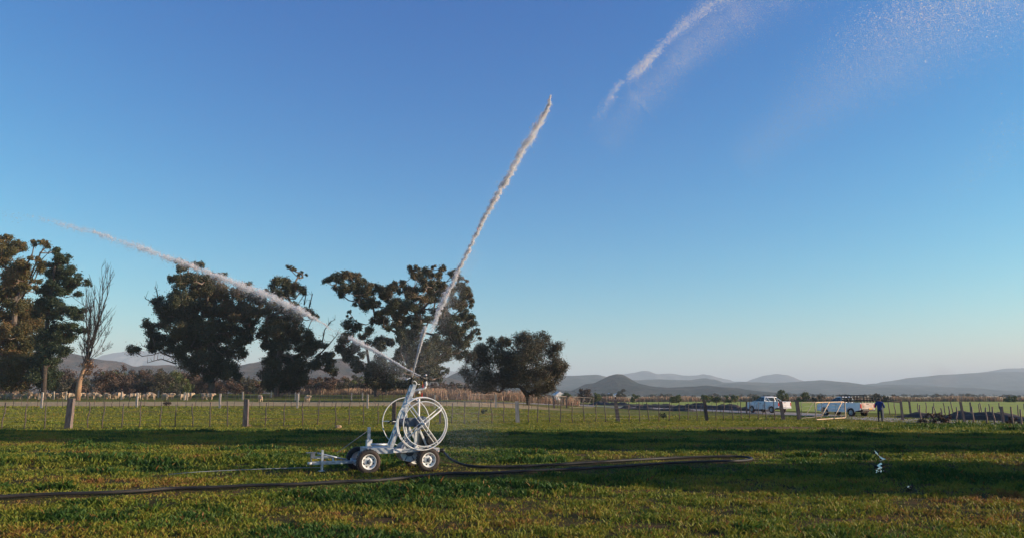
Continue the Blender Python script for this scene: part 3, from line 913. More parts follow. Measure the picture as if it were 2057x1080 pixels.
def bush(name, label, px, py, Y, w, h, leafm, seed, group=None, cat='bush', dens=230, size=.22, twiggy=False, stem=True):
    """w,h in photo pixels, py is its top"""
    g = np.random.default_rng(seed)
    x = P(px, 790, Y)[0]
    base = np.array([x, Y, float(terr(x, Y)) - .05])
    mw = w * Y / FPX; top = P(px, py, Y)[2] - base[2]; top = max(top, .6)
    root = empty(name, base, label=label, cat=cat, group=group)
    n = max(6, int(9 * mw / max(top, 1)))
    cs, rs = [], []
    for i in range(n + 4):
        u = g.uniform(-1, 1); v = g.uniform(.03, 1) if i % 2 else g.uniform(.4, 1)
        k = math.sqrt(max(0, 1 - (u * .95) ** 2))
        r = top * g.uniform(.16, .30)
        cs.append(np.array([u * mw / 2 * .82, g.uniform(-.4, .4) * mw * k, max(r * .8, v * top * (.45 + .55 * k) - r * .7)])); rs.append(r)
    V, F, T = leaves(cs, rs, dens * (.6 / max(.3, top * .2)) ** .5, size * max(.55, min(1.5, Y / 150)), g, .9, None, 3)
    link_mesh('crown', np_mesh('crown', V, F, {'tint': T}), leafm, root)
    limbs([np.zeros(3), np.array([0, 0, .25 * top])], .05 * top ** .8, [c * .95 for c in cs], g, 'stem', M['bark_dark'], root, twig=.025)
    return root


# the scrub line in front of the left hills: one bush after the other
line = [(-40, 745, 60), (8, 752, 40), (135, 742, 46), (118, 752, 40), (205, 738, 44), (232, 736, 56), (262, 748, 40), (292, 744, 44), (322, 741, 50), (352, 745, 42), (383, 746, 44), (408, 752, 40), (455, 757, 44), (486, 760, 40), (508, 762, 38), (612, 762, 44), (640, 757, 50), (668, 752, 52), (698, 762, 48), (722, 758, 40), (778, 765, 44), (868, 768, 42), (895, 770, 40), (920, 772, 40), (948, 774, 44)]
kinds = ['brown', 'olive', 'brown', 'green', 'brown', 'brown', 'olive', 'brown', 'brown', 'olive']
words = {'brown': 'brown leafless winter scrub bush', 'olive': 'dull olive scrub bush', 'green': 'dark green scrub bush'}
line2 = [(x + 14, y - 6 + 5 * (i % 3), w) for i, (x, y, w) in enumerate(line) if x < 900]
for i, (x, y, w) in enumerate(line + line2):
    k = kinds[(i * 7) % 10]
    bush('scrub_bush', words[k] + ' in the line below the left hills', x, y - 4, 165 + 9 * ((i * 5) % 4) + 16 * (i >= len(line)), w * 1.45, 0, LM[k], 100 + i, 'scrub bushes below the left hills', dens=210, size=.24)
for i, (x, y, w, Y, k, lab) in enumerate([
        (1168, 772, 42, 210, 'brown', 'round mauve brown bush behind the far farm gate'),
        (1136, 778, 20, 230, 'green', 'small dark bush left of the round mauve brown bush'),
        (1198, 786, 20, 190, 'green', 'low bright green shrub right of the round mauve brown bush'),
        (1219, 781, 28, 420, 'olive', 'grey green tree below the cone-shaped hill'),
        (1250, 780, 30, 430, 'olive', 'second grey green tree right of the one below the cone-shaped hill'),
        (1275, 788, 16, 205, 'green', 'slim green sapling at the edge of the green crop'),
        (1330, 788, 18, 420, 'olive', 'smallest grey shrub on the plain below the mid hills'),
        (1358, 790, 30, 200, 'green', 'bushy green shrub left of the three shrubs at the crop edge'),
        (1418, 786, 17, 203, 'green', 'tallest of the slim green shrubs at the crop edge'),
        (1436, 789, 17, 205, 'green', 'middle slim green shrub at the crop edge'),
        (1462, 792, 20, 203, 'green', 'low rounded green shrub at the crop edge'),
        (1476, 790, 15, 206, 'green', 'green shrub nearest the front of the left white pickup'),
        (1521, 791, 16, 235, 'green', 'green shrub peeping over the bonnet of the left white pickup'),
        (1571, 782, 22, 233, 'green', 'dark green tree behind the cab of the left white pickup'),
        (1613, 782, 24, 230, 'green', 'large round green tree between the two white pickups'),
        (1632, 795, 16, 228, 'olive', 'small dull shrub right of the round tree between the pickups'),
        (1650, 792, 22, 236, 'olive', 'olive shrub over the bonnet of the right white pickup'),
        (1766, 789, 34, 225, 'olive', 'dark spreading bush behind the person in blue'),
        (1796, 790, 18, 420, 'olive', 'faint grey bush right of the person in blue'),
        (2030, 792, 26, 220, 'green', 'dark green bush by the crop at the right edge')]):
    bush('shrub', lab, x, y, Y, w, 0, LM[k], 300 + i, dens=190, size=.22)

# trees standing outside the picture on the right: their long shadows cross the pasture
def shade_tree(x, y, h, w, seed, lab):
    g = np.random.default_rng(seed)
    base = np.array([x, y, float(terr(x, y)) - .05])
    root = empty('windbreak_tree', base, label=lab, cat='tree', group='windbreak trees right of the pasture')
    cs, rs = [], []
    n = int(4.2 * h)
    for i in range(n):
        v = (i + g.random()) / n
        k = math.sin(math.pi * min(1, .18 + .82 * v)) ** .6
        r = w * .30 * (.6 + .4 * k)
        cs.append(np.array([g.uniform(-.8, .8) * w / 2 * k, g.uniform(-.8, .8) * w / 2 * k, max(r * .7, v * (h - r * .5))])); rs.append(r)
    V, F, T = leaves(cs, rs, 150, .42, g, 1, None, 4)
    link_mesh('crown', np_mesh('crown', V, F, {'tint': T}), LM['gum'], root)
    limbs([np.zeros(3), np.array([0, 0, h * .3]), np.array([0, 0, h * .6])], .03 * h, cs, g, 'trunk', M['bark'], root, twig=.04)


for i, (x, y, h, w) in enumerate([(37, 37.6, 22, 4.8), (37, 34.6, 20, 5.0), (36, 31.6, 16.0, 4.6), (36, 29.0, 12.4, 4.2), (36, 26.9, 8.8, 3.0),
                                  (27, 20.0, 6.8, 3.6), (26, 17.6, 7.2, 4.0), (24, 15.6, 5.0, 2.8)]):
    shade_tree(x, y, h, w, 500 + i, 'dense windbreak tree standing right of the pasture beyond the picture')


# ---------------------------------------------------------------- fences
def post_mb(x, y, z0, h, w, d, lean, g, base):
    b = MB()
    n = 4
    vs, fs = [], []
    for i in range(n + 1):
        u = i / n
        ww = w * (1 - .10 * u) * g.uniform(.96, 1.04); dd = d * (1 - .08 * u)
        cx = x + lean * h * u; cz = z0 + h * u
        top = 0 if i < n else 1
        for sx, sy in ((-1, -1), (1, -1), (1, 1), (-1, 1)):
            vs.append((cx + sx * ww / 2 - base[0], y + sy * dd / 2 - base[1], cz + top * g.uniform(-.03, .03) - base[2]))
    for i in range(n):
        for k in range(4):
            fs.append((4 * i + k, 4 * i + (k + 1) % 4, 4 * i + 4 + (k + 1) % 4, 4 * i + 4 + k))
    fs.append((0, 3, 2, 1)); fs.append(tuple(range(4 * n, 4 * n + 4)))
    b.add(vs, fs)
    return b


def fence(name, label, gline, posts, droppers, postmat, dropmat, seed, dh=1.25, dr=.022, nw=5, wtop=1.15, group=None, wiggle=.05):
    """gline: (px, py) of the ground line; posts: (px, height px, width px, lean, material or None); droppers: px or (px, h px, lean)"""
    g = np.random.default_rng(seed)
    gl = np.array(gline, float)
    gy = lambda x: float(np.interp(x, gl[:, 0], gl[:, 1]))
    base = G(*gline[0])
    root = empty(name, base, label=label, cat='fence', group=group)
    xs_ = []
    for p in posts:
        px, hp, wp, lean = p[:4]
        q = G(px, gy(px)); s = q[1] / FPX
        post_mb(q[0], q[1] + .0, q[2] - .1, hp * s + .1, wp * s, wp * s * .8, lean, g, base).build('post', p[4] if len(p) > 4 else postmat, root)
        xs_.append(px)
    for p in droppers:
        if not hasattr(p, '__len__'): p = (p, None, g.normal() * wiggle)
        px, hp, lean = p
        q = G(px, gy(px)); s = q[1] / FPX
        h = dh * g.uniform(.92, 1.1) if hp is None else hp * s
        o = np.array([q[0] - base[0], q[1] - base[1], q[2] - base[2] - .05])
        b = MB()
        k = g.normal() * .03
        b.tube([o, o + [lean * h * .35 + k, 0, h * .35], o + [lean * h * .7 - k, 0, h * .7], o + [lean * h, 0, h]], [dr, dr * 1.05, dr * .95, dr * .85], 5)
        b.build('dropper', dropmat, root)
        xs_.append(px)
    xs_ = np.linspace(min(xs_), max(xs_), 24)
    pts = [G(x, gy(x)) - base for x in xs_]
    for i in range(nw):
        b = MB(); z = wtop * (i + 1) / nw
        b.tube([p + [0, -.03, z] for p in pts], .004, 3, cap=False)
        b.build('wire', M['wire'], root)
    return root


front_g = [(-60, 868), (3, 862), (137, 859.5), (493, 856), (791, 852), (1039, 849), (1241, 846.5), (1419, 844), (1572, 843), (1625, 842.5)]
fence('wire_fence', 'front wire fence of thick wooden sleepers and thin droppers across the pasture', front_g,
      [(137, 58, 12, .03), (493, 53, 9.5, -.01), (791, 46, 8, .0, M['post_dark']), (884, 40, 4, 0), (1040, 42.5, 8, -.04, M['post_pale']), (1242.5, 43, 7, -.12), (1420.5, 38, 6, -.10, M['post_dark']), (1574, 37, 6, -.10), (1606, 38, 6.5, -.08)],
      [3, 48, 89, 176, 205, 244, 280, 321, 352, 387, 421, 457, 532, 569, 607, 637, 673, 700, 729, 759, 907, 933, 961, 988, 1013, 1062, 1079, 1104.5, 1125.5, 1150, 1173.5, 1195, 1217, 1263, 1285, 1305, 1324, 1344, 1364, 1382, 1400, 1439, 1454, 1472, 1489, 1506, 1523, 1539, 1556, -30],
      M['post'], M['stick'], 31, dh=1.46, dr=.034)
mid_g = [(-60, 818.5), (83, 818.5), (274, 818.5), (441, 819), (597, 819.3), (738, 819.5), (873, 818.8), (996, 818), (1113, 819), (1170, 819)]
g_ = np.random.default_rng(3)
d_ = [x for x in np.arange(-40, 1110, 16.5) + g_.normal(size=70)[:len(np.arange(-40, 1110, 16.5))] * 2.0 if min(abs(x - p) for p in (83, 274, 441, 597, 738, 873, 996)) > 5]
fence('wire_fence', 'second wire fence with pale bleached posts, behind the front pasture', mid_g,
      [(83, 30.5, 3.8, 0), (274, 29.5, 3.6, 0), (441, 28.5, 3.6, 0), (597, 28, 3.5, 0), (738, 27.5, 3.4, 0), (873, 26, 3, 0), (996, 26, 4, 0), (1113, 24, 3.6, -.05, M['post']), (1138, 25, 3.2, .02, M['post'])], d_, M['post_pale'], M['stick'], 32, dh=1.15, dr=.020)
far_g = [(-60, 802), (107, 801.5), (244, 802), (371, 803), (487, 802.5), (593, 803), (730, 803), (900, 806), (1000, 808)]
d_ = np.arange(-45, 940, 10.3) + g_.normal(size=len(np.arange(-45, 940, 10.3))) * 2
fence('wire_fence', 'third wire fence with short posts and many droppers, below the gum trees', far_g,
      [(77, 18, 2.6, 0), (89, 17, 2.6, 0), (107, 16, 2.8, 0), (132, 16, 2.4, 0), (244, 16, 2.8, 0), (370, 16, 2.8, 0), (376, 15, 2.2, 0), (487, 16, 2.6, 0), (593, 15, 2.4, 0), (600, 15, 2.4, 0), (706, 15, 2.2, 0), (728, 15, 2.2, 0)],
      d_, M['post_pale'], M['stick'], 33, dh=1.12, dr=.026, nw=4, wtop=1.0)
back_g = [(-60, 797), (200, 796.5), (500, 797), (700, 797.5), (870, 800)]
d_ = np.arange(-40, 870, 9.6) + g_.normal(size=len(np.arange(-40, 870, 9.6))) * 2.6
fence('wire_fence', 'farthest wire fence, only thin stakes in front of the scrub line', back_g, [(55, 13, 2, 0), (318, 13, 2, 0), (545, 13, 2, 0)], d_, M['post_pale'], M['post'], 34, dh=1.25, dr=.030, nw=3, wtop=1.0)
rf_g = [(1774, 843), (1813, 843.5), (1850, 846), (1900, 848.5), (1937, 849.5), (2017, 852), (2100, 858)]
fence('stake_fence', 'crooked fence of weathered stakes on the near side of the road, right of the person', rf_g,
      [(1774, 28, 3, .02, M['post_pale']), (1813.5, 37, 4, -.03), (1938, 42, 4.2, -.11), (2016.5, 35, 5, -.05)],
      [(1849, 34, .02), (1875, 32, .03), (1894, 30, -.05), (1908, 34, 0), (1922, 33, .06), (1956, 35, -.03), (1982, 34, .03), (1998, 36, -.04), (2035, 38, -.03), (2052, 34, .02), (2075, 38, 0)], M['post'], M['post'], 35, dr=.055, nw=4)
rb_g = [(1787, 833), (1830, 833.8), (1900, 834.5), (1960, 836), (2060, 839.5), (2120, 841)]
fence('stake_fence', 'leaning stakes along the far side of the road at the crop edge', rb_g,
      [(1830, 28, 3.2, -.05), (1952, 28, 2.6, -.03)],
      [(1788, 27, -.08), (1799, 26, -.04), (1845, 25, 0), (1862, 27, -.02), (1879, 26, -.05), (1900, 27, -.12), (1916, 29, -.14), (1969, 26, -.04), (1974, 29, -.12), (1991, 27, -.10), (2013, 30, -.12), (2046, 27, .02), (2061, 30, -.04)], M['post'], M['post'], 36, dr=.05, nw=3)
rc_g = [(1240, 821), (1300, 823.5), (1380, 826.5), (1460, 829), (1540, 832)]
fence('wire_fence', 'thin dark roadside fence between the front pasture and the dirt road', rc_g, [(1237, 24, 3, 0, M['post_dark']), (1416, 26, 4, -.03, M['post_dark']), (1500, 24, 2.6, .02, M['post_dark'])],
      [1258, 1279, 1290, 1312, 1334, 1350, 1377, 1392, 1408, 1431, 1448, 1466, 1484, 1519, 1532], M['post_dark'], M['post_dark'], 37, dh=1.1, dr=.024, nw=3)
# rail between two of the roadside stakes
a, c = G(1774, 843), G(1813, 843.5)
s_ = a[1] / FPX
b = MB(); b.tube([a + [0, .1, 36 * s_], (a + c) / 2 + [0, .1, 36.4 * s_], c + [0, .1, 35.5 * s_]], [.05, .045, .055], 6)
o = b.build('wooden_rail', M['post_dark']); tag(o, 'dark wooden rail reaching from the person in blue to the first stake', 'rail')


# ---------------------------------------------------------------- gates
def gate(label, bl, br, hpx, m, braces, r=.03, name='farm_gate', mid=0):
    """tube gate from its two bottom corners (ground pixels lifted a little) and its height in pixels"""
    a, c = G(*bl), G(*br)
    base = a.copy()
    root = empty(name, base, label=label, cat='gate')
    h = hpx * (a[1] + c[1]) / 2 / FPX
    lift = .12
    q = lambda u, v: (a * (1 - u) + c * u) - base + np.array([0, 0, lift + v * h])
    e = .04
    b = MB()
    b.tube([q(0, 0), q(0, 1 - e), q(e, 1), q(1 - e, 1), q(1, 1 - e), q(1, e), q(1 - e, 0), q(e, 0)], r, 7, closed=True)
    b.build('frame', m, root)
    for (u0, v0), (u1, v1) in braces:
        b = MB(); b.tube([q(u0, v0), q(u1, v1)], r * .85, 6); b.build('brace', m, root)
    for k in range(mid):
        b = MB(); v = (k + 1) / (mid + 1); b.tube([q(0, v), q(1, v)], .006, 4); b.build('gate_wire', M['wire'], root)
    return root


gate('tan tube gate with two slanting braces, standing open before the right pickup', (1639.5, 845), (1699, 841), 32, M['gate'], [((.13, .02), (.46, .98)), ((.58, .02), (.90, .98))], .042, mid=4)
gate('fainter thin tube gate leaf behind the tan gate, beside the leaning gatepost', (1611, 842), (1652, 838), 29, M['gate_far'], [((.10, .02), (.60, .98))], .022, mid=3)
gate('far tube gate with V-shaped braces between wooden posts beyond the pasture', (1143, 819.5), (1192, 819.5), 20, M['gate_far'], [((.28, .98), (.46, .1)), ((.62, .98), (.46, .1)), ((.70, .02), (.92, .98))], .024, mid=3)
gate('far tube gate with three slanting braces left of the rounded olive tree', (943, 812), (993, 812), 18, M['gate_far'], [((.10, .98), (.27, .02)), ((.28, .98), (.50, .02)), ((.5, .98), (.72, .02))], .024, mid=2)
b0 = G(1113, 819)
gp = empty('gate_frame', b0, label='pale wooden goalpost frame of posts and rail left of the far V-braced gate', cat='gate frame')
for px in (1120, 1129):
    q = G(px, 818) - b0
    b = MB(); b.tube([q, q + [0, 0, 1.3]], .04, 6); b.build('post', M['post'], gp)
q0, q1 = G(1113, 819) - b0, G(1139, 819) - b0
b = MB(); b.tube([q0 + [0, 0, 1.42], q1 + [0, 0, 1.42]], .04, 7); b.build('rail', M['gate_far'], gp)


# dry reeds / maize stalks standing in a band behind the fences
def reeds(name, pts, n, h, w, seed, stops):
    g = np.random.default_rng(seed)
    pts = np.array(pts, float)      # px, Y
    px = g.uniform(pts[0, 0], pts[-1, 0], n); Y = np.interp(px, pts[:, 0], pts[:, 1]) + g.uniform(-3, 6, n)
    X = (px - W / 2) / FPX * Y * 1.015
    lump = fbm(X * .25, Y * .1, 4)
    keep = g.random(n) < np.clip((lump - .25) * 4, .15, 1)
    X, Y, lump = X[keep], Y[keep], lump[keep]; n = len(X)
    Z = terr(X, Y) - .05
    hh = h * g.uniform(.6, 1.15, n) * (.65 + .7 * lump); ww = w * g.uniform(.6, 1.4, n)
    a = g.random(n) * 6.28; base = np.stack([X, Y, Z], -1)
    sd = np.stack([np.cos(a), np.sin(a), 0 * a], -1) * ww[:, None] / 2
    tip = base + np.stack([g.normal(size=n) * .12 * hh, g.normal(size=n) * .12 * hh, hh], -1)
    V = np.stack([base - sd, base + sd, tip + sd * .5, tip - sd * .5], 1).reshape(-1, 3)
    t = np.repeat(np.clip(.5 + 1.4 * (lump - .5) + .2 * g.normal(size=n), 0, 1), 4)
    o = link_mesh(name, np_mesh(name, V, np.arange(4 * n).reshape(-1, 4), {'tint': t}), leaf_mat(name, stops, .2, .8))
    tag(o, kind='stuff')


TAN = [(0, (.16, .105, .07)), (.5, (.30, .205, .135)), (1, (.44, .31, .21))]
reeds('dry_reeds', [(1150, 236), (2300, 240)], 14000, 1.35, .22, 41, TAN)
reeds('dry_reeds', [(850, 118), (1000, 122), (1160, 130)], 2600, 1.35, .10, 42, TAN)
reeds('dry_reeds', [(560, 170), (900, 150)], 2600, 1.2, .14, 43, TAN)
# scrub on the far plain: too many to count
def far_scrub():
    g = np.random.default_rng(44)
    cs, rs = [], []
    for i in range(700):
        Y = 620 * (1 + 2.6 * g.random() ** 1.5); px = g.uniform(850, 2250)
        if g.random() > 1.6 * fbm(px * .012, Y * .004, 3): continue
        X = (px - W / 2) / FPX * Y; z = float(terr(X, Y)); r = g.uniform(.8, 2.2) * (1 + Y / 2600)
        cs.append(np.array([X, Y, z + r * .6])); rs.append(r)
    V, F, T = leaves(cs, rs, 28, 1.0, g, .7, None, 3)
    o = link_mesh('scrub', np_mesh('scrub', V, F, {'tint': T}), LM['olive']); tag(o, kind='stuff')


far_scrub()
# pale farm buildings, a speck each on the plain
for i, (px, Y, w, lab) in enumerate([(1220, 600, 5, 'left of two tiny white farm sheds below the cone-shaped hill'), (1235, 610, 6, 'right of two tiny white farm sheds below the cone-shaped hill'), (1119, 330, 3.5, 'small pale shed roof right behind the rounded olive tree')]):
    x = (px - W / 2) / FPX * Y * 1.012; z = float(terr(x, Y))
    root = empty('farm_shed', (x, Y, z), .3, label=lab, cat='shed')
    b = MB(); b.box((0, 0, 1.1), (w * .9, 4, 2.2)); b.build('wall', M['white'], root)
    b = MB(); b.prism([(-w / 2, 2.2), (w / 2, 2.2), (0, 3.4)], -2.2, 2.2); b.build('roof', M['zinc_pale'], root)

# ---------------------------------------------------------------- small things on the pasture
def lump(name, label, cat, px, py, r, m, seed, n=10, squash=.7):
    g = np.random.default_rng(seed)
    q = G(px, py)
    import bmesh
    bm = bmesh.new(); bmesh.ops.create_icosphere(bm, subdivisions=3, radius=1)
    for v in bm.verts:
        k = 1 + .35 * (float(fbm(v.co.x * 1.5 + seed, v.co.y * 1.5 + v.co.z, 3)) - .5) * 2
        v.co = Vector((v.co.x * r * k * 1.2, v.co.y * r * k, (v.co.z * squash + .45) * r * k))
    me = bpy.data.meshes.new(name); bm.to_mesh(me); bm.free()
    o = link_mesh(name, me, m); o.location = q
    return tag(o, label, cat)


lump('rock', 'tan rock lying at the foot of the front fence left of the cart', 'rock', 679, 859, .16, M['rock'], 3)
lump('rock', 'small reddish clod at the fence foot near the second sleeper post', 'rock', 500, 855.5, .10, M['rock'], 5)


def tuft(name, label, px, py, w, h, leafm, seed, cat='tuft', dens=500, size=.10):
    g = np.random.default_rng(seed); q = G(px, py)
    cs = [np.array([g.uniform(-.4, .4) * w, g.uniform(-.3, .3) * w, g.uniform(.2, .7) * h]) for _ in range(10)]
    V, F, T = leaves(cs, [h * g.uniform(.22, .4) for _ in cs], dens, size, g, .9, None, 3)
    o = link_mesh(name, np_mesh(name, V, F, {'tint': T}), leafm); o.location = q
    return tag(o, label, cat)


tuft('weed_clump', 'dark round weed clump in the pasture right of the leaning pale post', 1332, 839, .75, .45, LM['pine'], 61)
tuft('weed_clump', 'dark weed clump in the pasture left of the bleached sleeper post', 972, 831, .6, .45, LM['pine'], 62)
tuft('weed_clump', 'small dark weed below the second fence at the left', 335, 815, .7, .7, LM['brown'], 63)
for px, pb, pt, w_, lab in ((1873, 850, 826, 62, 'heap of grey brown cut brush at the roadside fence'), (2030, 851, 836, 34, 'low dry bush by the earth bank at the far right')):
    bush('dry_bush', lab, px, pt, float(G(px, pb)[1]), w_, 0, LM['brown'], 640 + px, dens=420, size=.26)


# ---------------------------------------------------------------- sheep
def sheep_mesh(seed):
    g = np.random.default_rng(seed)
    v = [(0, 0, .52), (.26, 0, .54), (-.28, 0, .53), (.42, 0, .62), (.52, 0, .70), (.64, 0, .64), (.70, 0, .60)]
    e = [(0, 1), (0, 2), (1, 3), (3, 4), (4, 5), (5, 6)]
    r = [.24, .22, .23, .14, .10, .075, .05]
    for (x, y) in ((.24, .10), (.24, -.10), (-.28, .11), (-.28, -.11)):
        k = 1 if x > 0 else 2
        n = len(v)
        v += [(x, y, .34), (x + (.01 if x > 0 else -.05), y, .20), (x, y, .0)]
        e += [(k, n), (n, n + 1), (n + 1, n + 2)]
        r += [.08, .045, .04]
    n = len(v); v += [(-.46, 0, .52), (-.52, 0, .36)]; e += [(2, n), (n, n + 1)]; r += [.07, .05]
    for s in (-1, 1):
        n = len(v); v += [(.51, s * .14, .72)]; e += [(4, n)]; r += [.03]
    return skin_mesh('sheep', v, e, r, 1)


M['wool'] = mat('dusty_wool', (.58, .44, .31), (.42, .31, .21), rough=1, scale=9, bump=.6)
me = sheep_mesh(1)
sh = link_mesh('sheep', me, M['wool'])
tag(sh, 'dusty sheep in the flock grazing behind the third fence at left', 'sheep', 'sheep flock behind the third fence')
for i, px in enumerate([6, 14, 26, 44, 53, 61, 84, 100, 118, 139, 147, 165, 178, 190, 204, 217, 236, 250, 262, 284, 297, 310, 322, 350, 359, 384, 394, 424, 436]):
    o = sh if i == 0 else sh.copy()
    if i: COL.objects.link(o)
    Y = float(G(px, np.interp(px, [-60, 107, 244, 371, 487], [802, 801.5, 802, 803, 802.5]))[1]) + 1.2 + (i * 7 % 5) * .35
    x = (px - W / 2) / FPX * Y * 1.012
    o.location = (x, Y, float(terr(x, Y)))
    o.rotation_euler = (0, 0, [0.2, 3.0, 2.7, -.3, 3.4, .6, 2.2][i % 7])
    o.scale = [[1.25, 1.1, 1.35, 1.2][i % 4]] * 3
for px, py, rz, lab in ((523, 806, 2.2, 'lone sheep nearer the camera, left of the two before the third fence'), (617, 807, -.7, 'lone sheep nearer the camera, right of the two before the third fence')):
    o = sh.copy(); COL.objects.link(o)
    q = G(px, py); o.location = q; o.rotation_euler = (0, 0, rz); o.scale = (1.1,) * 3
    tag(o, lab, 'sheep'); del o['group']

# ---------------------------------------------------------------- irrigation cart
CO = G(741, 952)
YAW = R(24)
EX = np.array([math.cos(YAW), math.sin(YAW), 0]); EY = np.array([-math.sin(YAW), math.cos(YAW), 0])
cart = empty('irrigation_cart', CO, YAW, label='galvanised hose reel cart with white wheels and two spraying water guns', cat='irrigation cart')


def ML(px, py, yl):
    """point of the cart's own upright plane (local y = yl) seen at a photo pixel"""
    d = ray(px, py); c = np.array([0, 0, CAMH])
    t = ((CO - c) @ EY + yl) / (d @ EY)
    p = c + d * t - CO
    return np.array([p @ EX, yl, p[2]])


CPX = FPX / CO[1]      # pixels per metre at the cart


def part(mb, name, m, parent=cart, bevel=0):
    return mb.build(name, m, parent, bevel)


MID = .65
# wheels
def wheel(x, y, rad, face):
    """face = -1: dished face towards local -y"""
    w = empty('wheel', (x, y, rad)); w.parent = cart
    wd_ = .17
    b = MB()
    rr = rad; ri = rad * .60
    prof = [(-wd_ * .42, ri), (-wd_ * .50, ri * 1.10), (-wd_ * .50, rr * .86), (-wd_ * .42, rr * .965), (-wd_ * .25, rr), (wd_ * .25, rr), (wd_ * .42, rr * .965), (wd_ * .5, rr * .86), (wd_ * .5, ri * 1.1), (wd_ * .42, ri), (0, ri * .97), (-wd_ * .42, ri)]
    b.lathe(prof, (0, 0, 0), 'y', 40, caps=False)
    for k in range(26):            # tread blocks
        a = 2 * math.pi * k / 26
        Mx = Matrix.Rotation(-a, 3, 'Y')
        for yy in (-.045, .045):
            b.box(Mx @ Vector((rr - .002, yy, 0)), (.014, .06, .035), Mx)
    b.build('tyre', M['rubber'], w)
    b = MB(); f = face
    b.lathe([(f * wd_ * .46, ri * 1.03), (f * wd_ * .49, ri * 1.0), (f * wd_ * .40, ri * .93), (f * wd_ * .18, ri * .86), (f * wd_ * .10, ri * .70), (f * wd_ * .22, ri * .52), (f * wd_ * .30, ri * .36), (f * wd_ * .30, ri * .22), (f * wd_ * .30, 0)], (0, 0, 0), 'y', 40, caps=False)
    b.lathe([(-f * wd_ * .46, ri * 1.03), (-f * wd_ * .40, ri * .94), (-f * wd_ * .05, ri * .88), (f * wd_ * .04, ri * .6), (f * wd_ * .04, 0)], (0, 0, 0), 'y', 40, caps=False)
    b.build('rim', M['white'], w)
    for k in range(8):
        a = 2 * math.pi * (k + .5) / 8
        b = MB()
        c = (ri * .68 * math.cos(a), f * wd_ * .115, ri * .68 * math.sin(a))
        b.lathe([(f * .006, .0), (f * .006, .022), (0, .025), (-f * .01, .025)], c, 'y', 12)
        b.build('vent_hole', M['black'], w)
    b = MB()
    b.lathe([(f * wd_ * .29, .055), (f * wd_ * .36, .05), (f * wd_ * .36, .032), (f * wd_ * .52, .030), (f * wd_ * .55, .02), (f * wd_ * .55, 0)], (0, 0, 0), 'y', 16)
    for k in range(5):
        a = 2 * math.pi * k / 5
        b.lathe([(f * wd_ * .30, .009), (f * wd_ * .36, .009), (f * wd_ * .36, 0)], (.052 * 1.25 * math.cos(a), 0, .052 * 1.25 * math.sin(a)), 'y', 6)
    b.build('hub', M['steelblue'], w)
    return w


WB = float(ML(862, 923, 0)[0])
RW = .295
for x in (0, WB):
    wheel(x, .085, RW, -1); wheel(x, 1.215, RW, 1)
ZA = RW
for x in (0, WB):
    b = MB(); b.tube([(x, .15, ZA), (x, 1.15, ZA)], .035, 10)
    b.box((x, .28, ZA + .10), (.07, .05, .2)); b.box((x, 1.02, ZA + .10), (.07, .05, .2))
    part(b, 'axle', M['zinc'])
# frame
ZF = float(ML(790, 905, .25)[2])
x0 = float(ML(737, 905, .30)[0]); x1 = float(ML(882, 905, .30)[0])
b = MB()
for y in (.30, 1.00):
    b.bar((x0, y, ZF), (x1, y, ZF), .06, .10)
for x in (x0 + .03, x0 + .55, WB * .62, x1 - .03):
    b.bar((x, .33, ZF - .003), (x, .97, ZF - .003), .08, .085)
part(b, 'frame_rail', M['zinc'], bevel=.006)
b = MB(); p0 = ML(738, 900, .28); p1 = ML(790, 902, .28)
b.box(((p0[0] + p1[0]) / 2, MID, ZF + .068), (p1[0] - p0[0], .80, .03))
b.bar((p0[0], .24, ZF + .015), (p1[0], .24, ZF + .015), .012, .14)
part(b, 'deck_plate', M['zinc'])
b = MB(); p0 = ML(789, 905, .22); p1 = ML(806, 905, .22)
b.box(((p0[0] + p1[0]) / 2, .20, ZF + .01), (p1[0] - p0[0], .07, .10)); part(b, 'weight_box', M['white'], bevel=.004)
b = MB(); p0 = ML(745, 892, .45); p1 = ML(778, 891.5, .45)
b.tube([p0, p1], .03, 8); b.tube([p0 + [.1, .2, .0], p1 + [.05, .2, 0]], .018, 8); part(b, 'ram', M['zinc'])
# front upright with its sleeve
p0 = ML(740, 905, MID); p1 = ML(736.5, 857, MID)
b = MB(); b.bar(p0, (p0[0], MID, p1[2]), .075, .075, (1, 0, 0)); part(b, 'mast_post', M['zinc'], bevel=.006)
b = MB(); b.box((p0[0] + .005, MID, p0[2] + .13), (.13, .13, .30)); b.box((p0[0] + .06, MID, p0[2] + .26), (.06, .09, .06)); part(b, 'mast_sleeve', M['zinc_pale'], bevel=.006)
b = MB(); b.tube([(p0[0], MID - .05, p1[2] - .06), ML(676, 909, MID)], .008, 5); part(b, 'stay_cable', M['cable'])
# drawbar
d0 = ML(625, 928.5, MID); d1 = ML(728, 927, MID)
b = MB(); zd = (d0[2] + d1[2]) / 2
b.bar((d0[0], MID, zd), (d1[0] + .1, MID, zd), .08, .075)
b.bar((-.15, .15, ZA), (d1[0] - .25, MID, zd), .05, .06); b.bar((-.15, 1.15, ZA), (d1[0] - .25, MID, zd), .05, .06)
b.bar((d1[0] + .1, MID, zd), (x0 + .12, MID, ZF - .04), .07, .07)
part(b, 'drawbar', M['zinc'], bevel=.005)
h0 = ML(628, 911, MID)
b = MB(); b.box((h0[0], MID, h0[2] - .03), (.10, .10, .13)); b.box((h0[0] - .04, MID, h0[2] + .035), (.24, .11, .022)); b.bar((h0[0] - .03, MID, h0[2] - .06), (h0[0] - .03, MID, zd), .03, .03, (1, 0, 0))
part(b, 'hitch_head', M['steelblue'], bevel=.004)
b = MB(); b.lathe([(-.03, .03), (-.03, .055), (.03, .055), (.03, .03), (-.03, .03)], (d0[0] - .03, MID, zd), 'z', 16, caps=False); part(b, 'tow_eye', M['zinc_pale'])
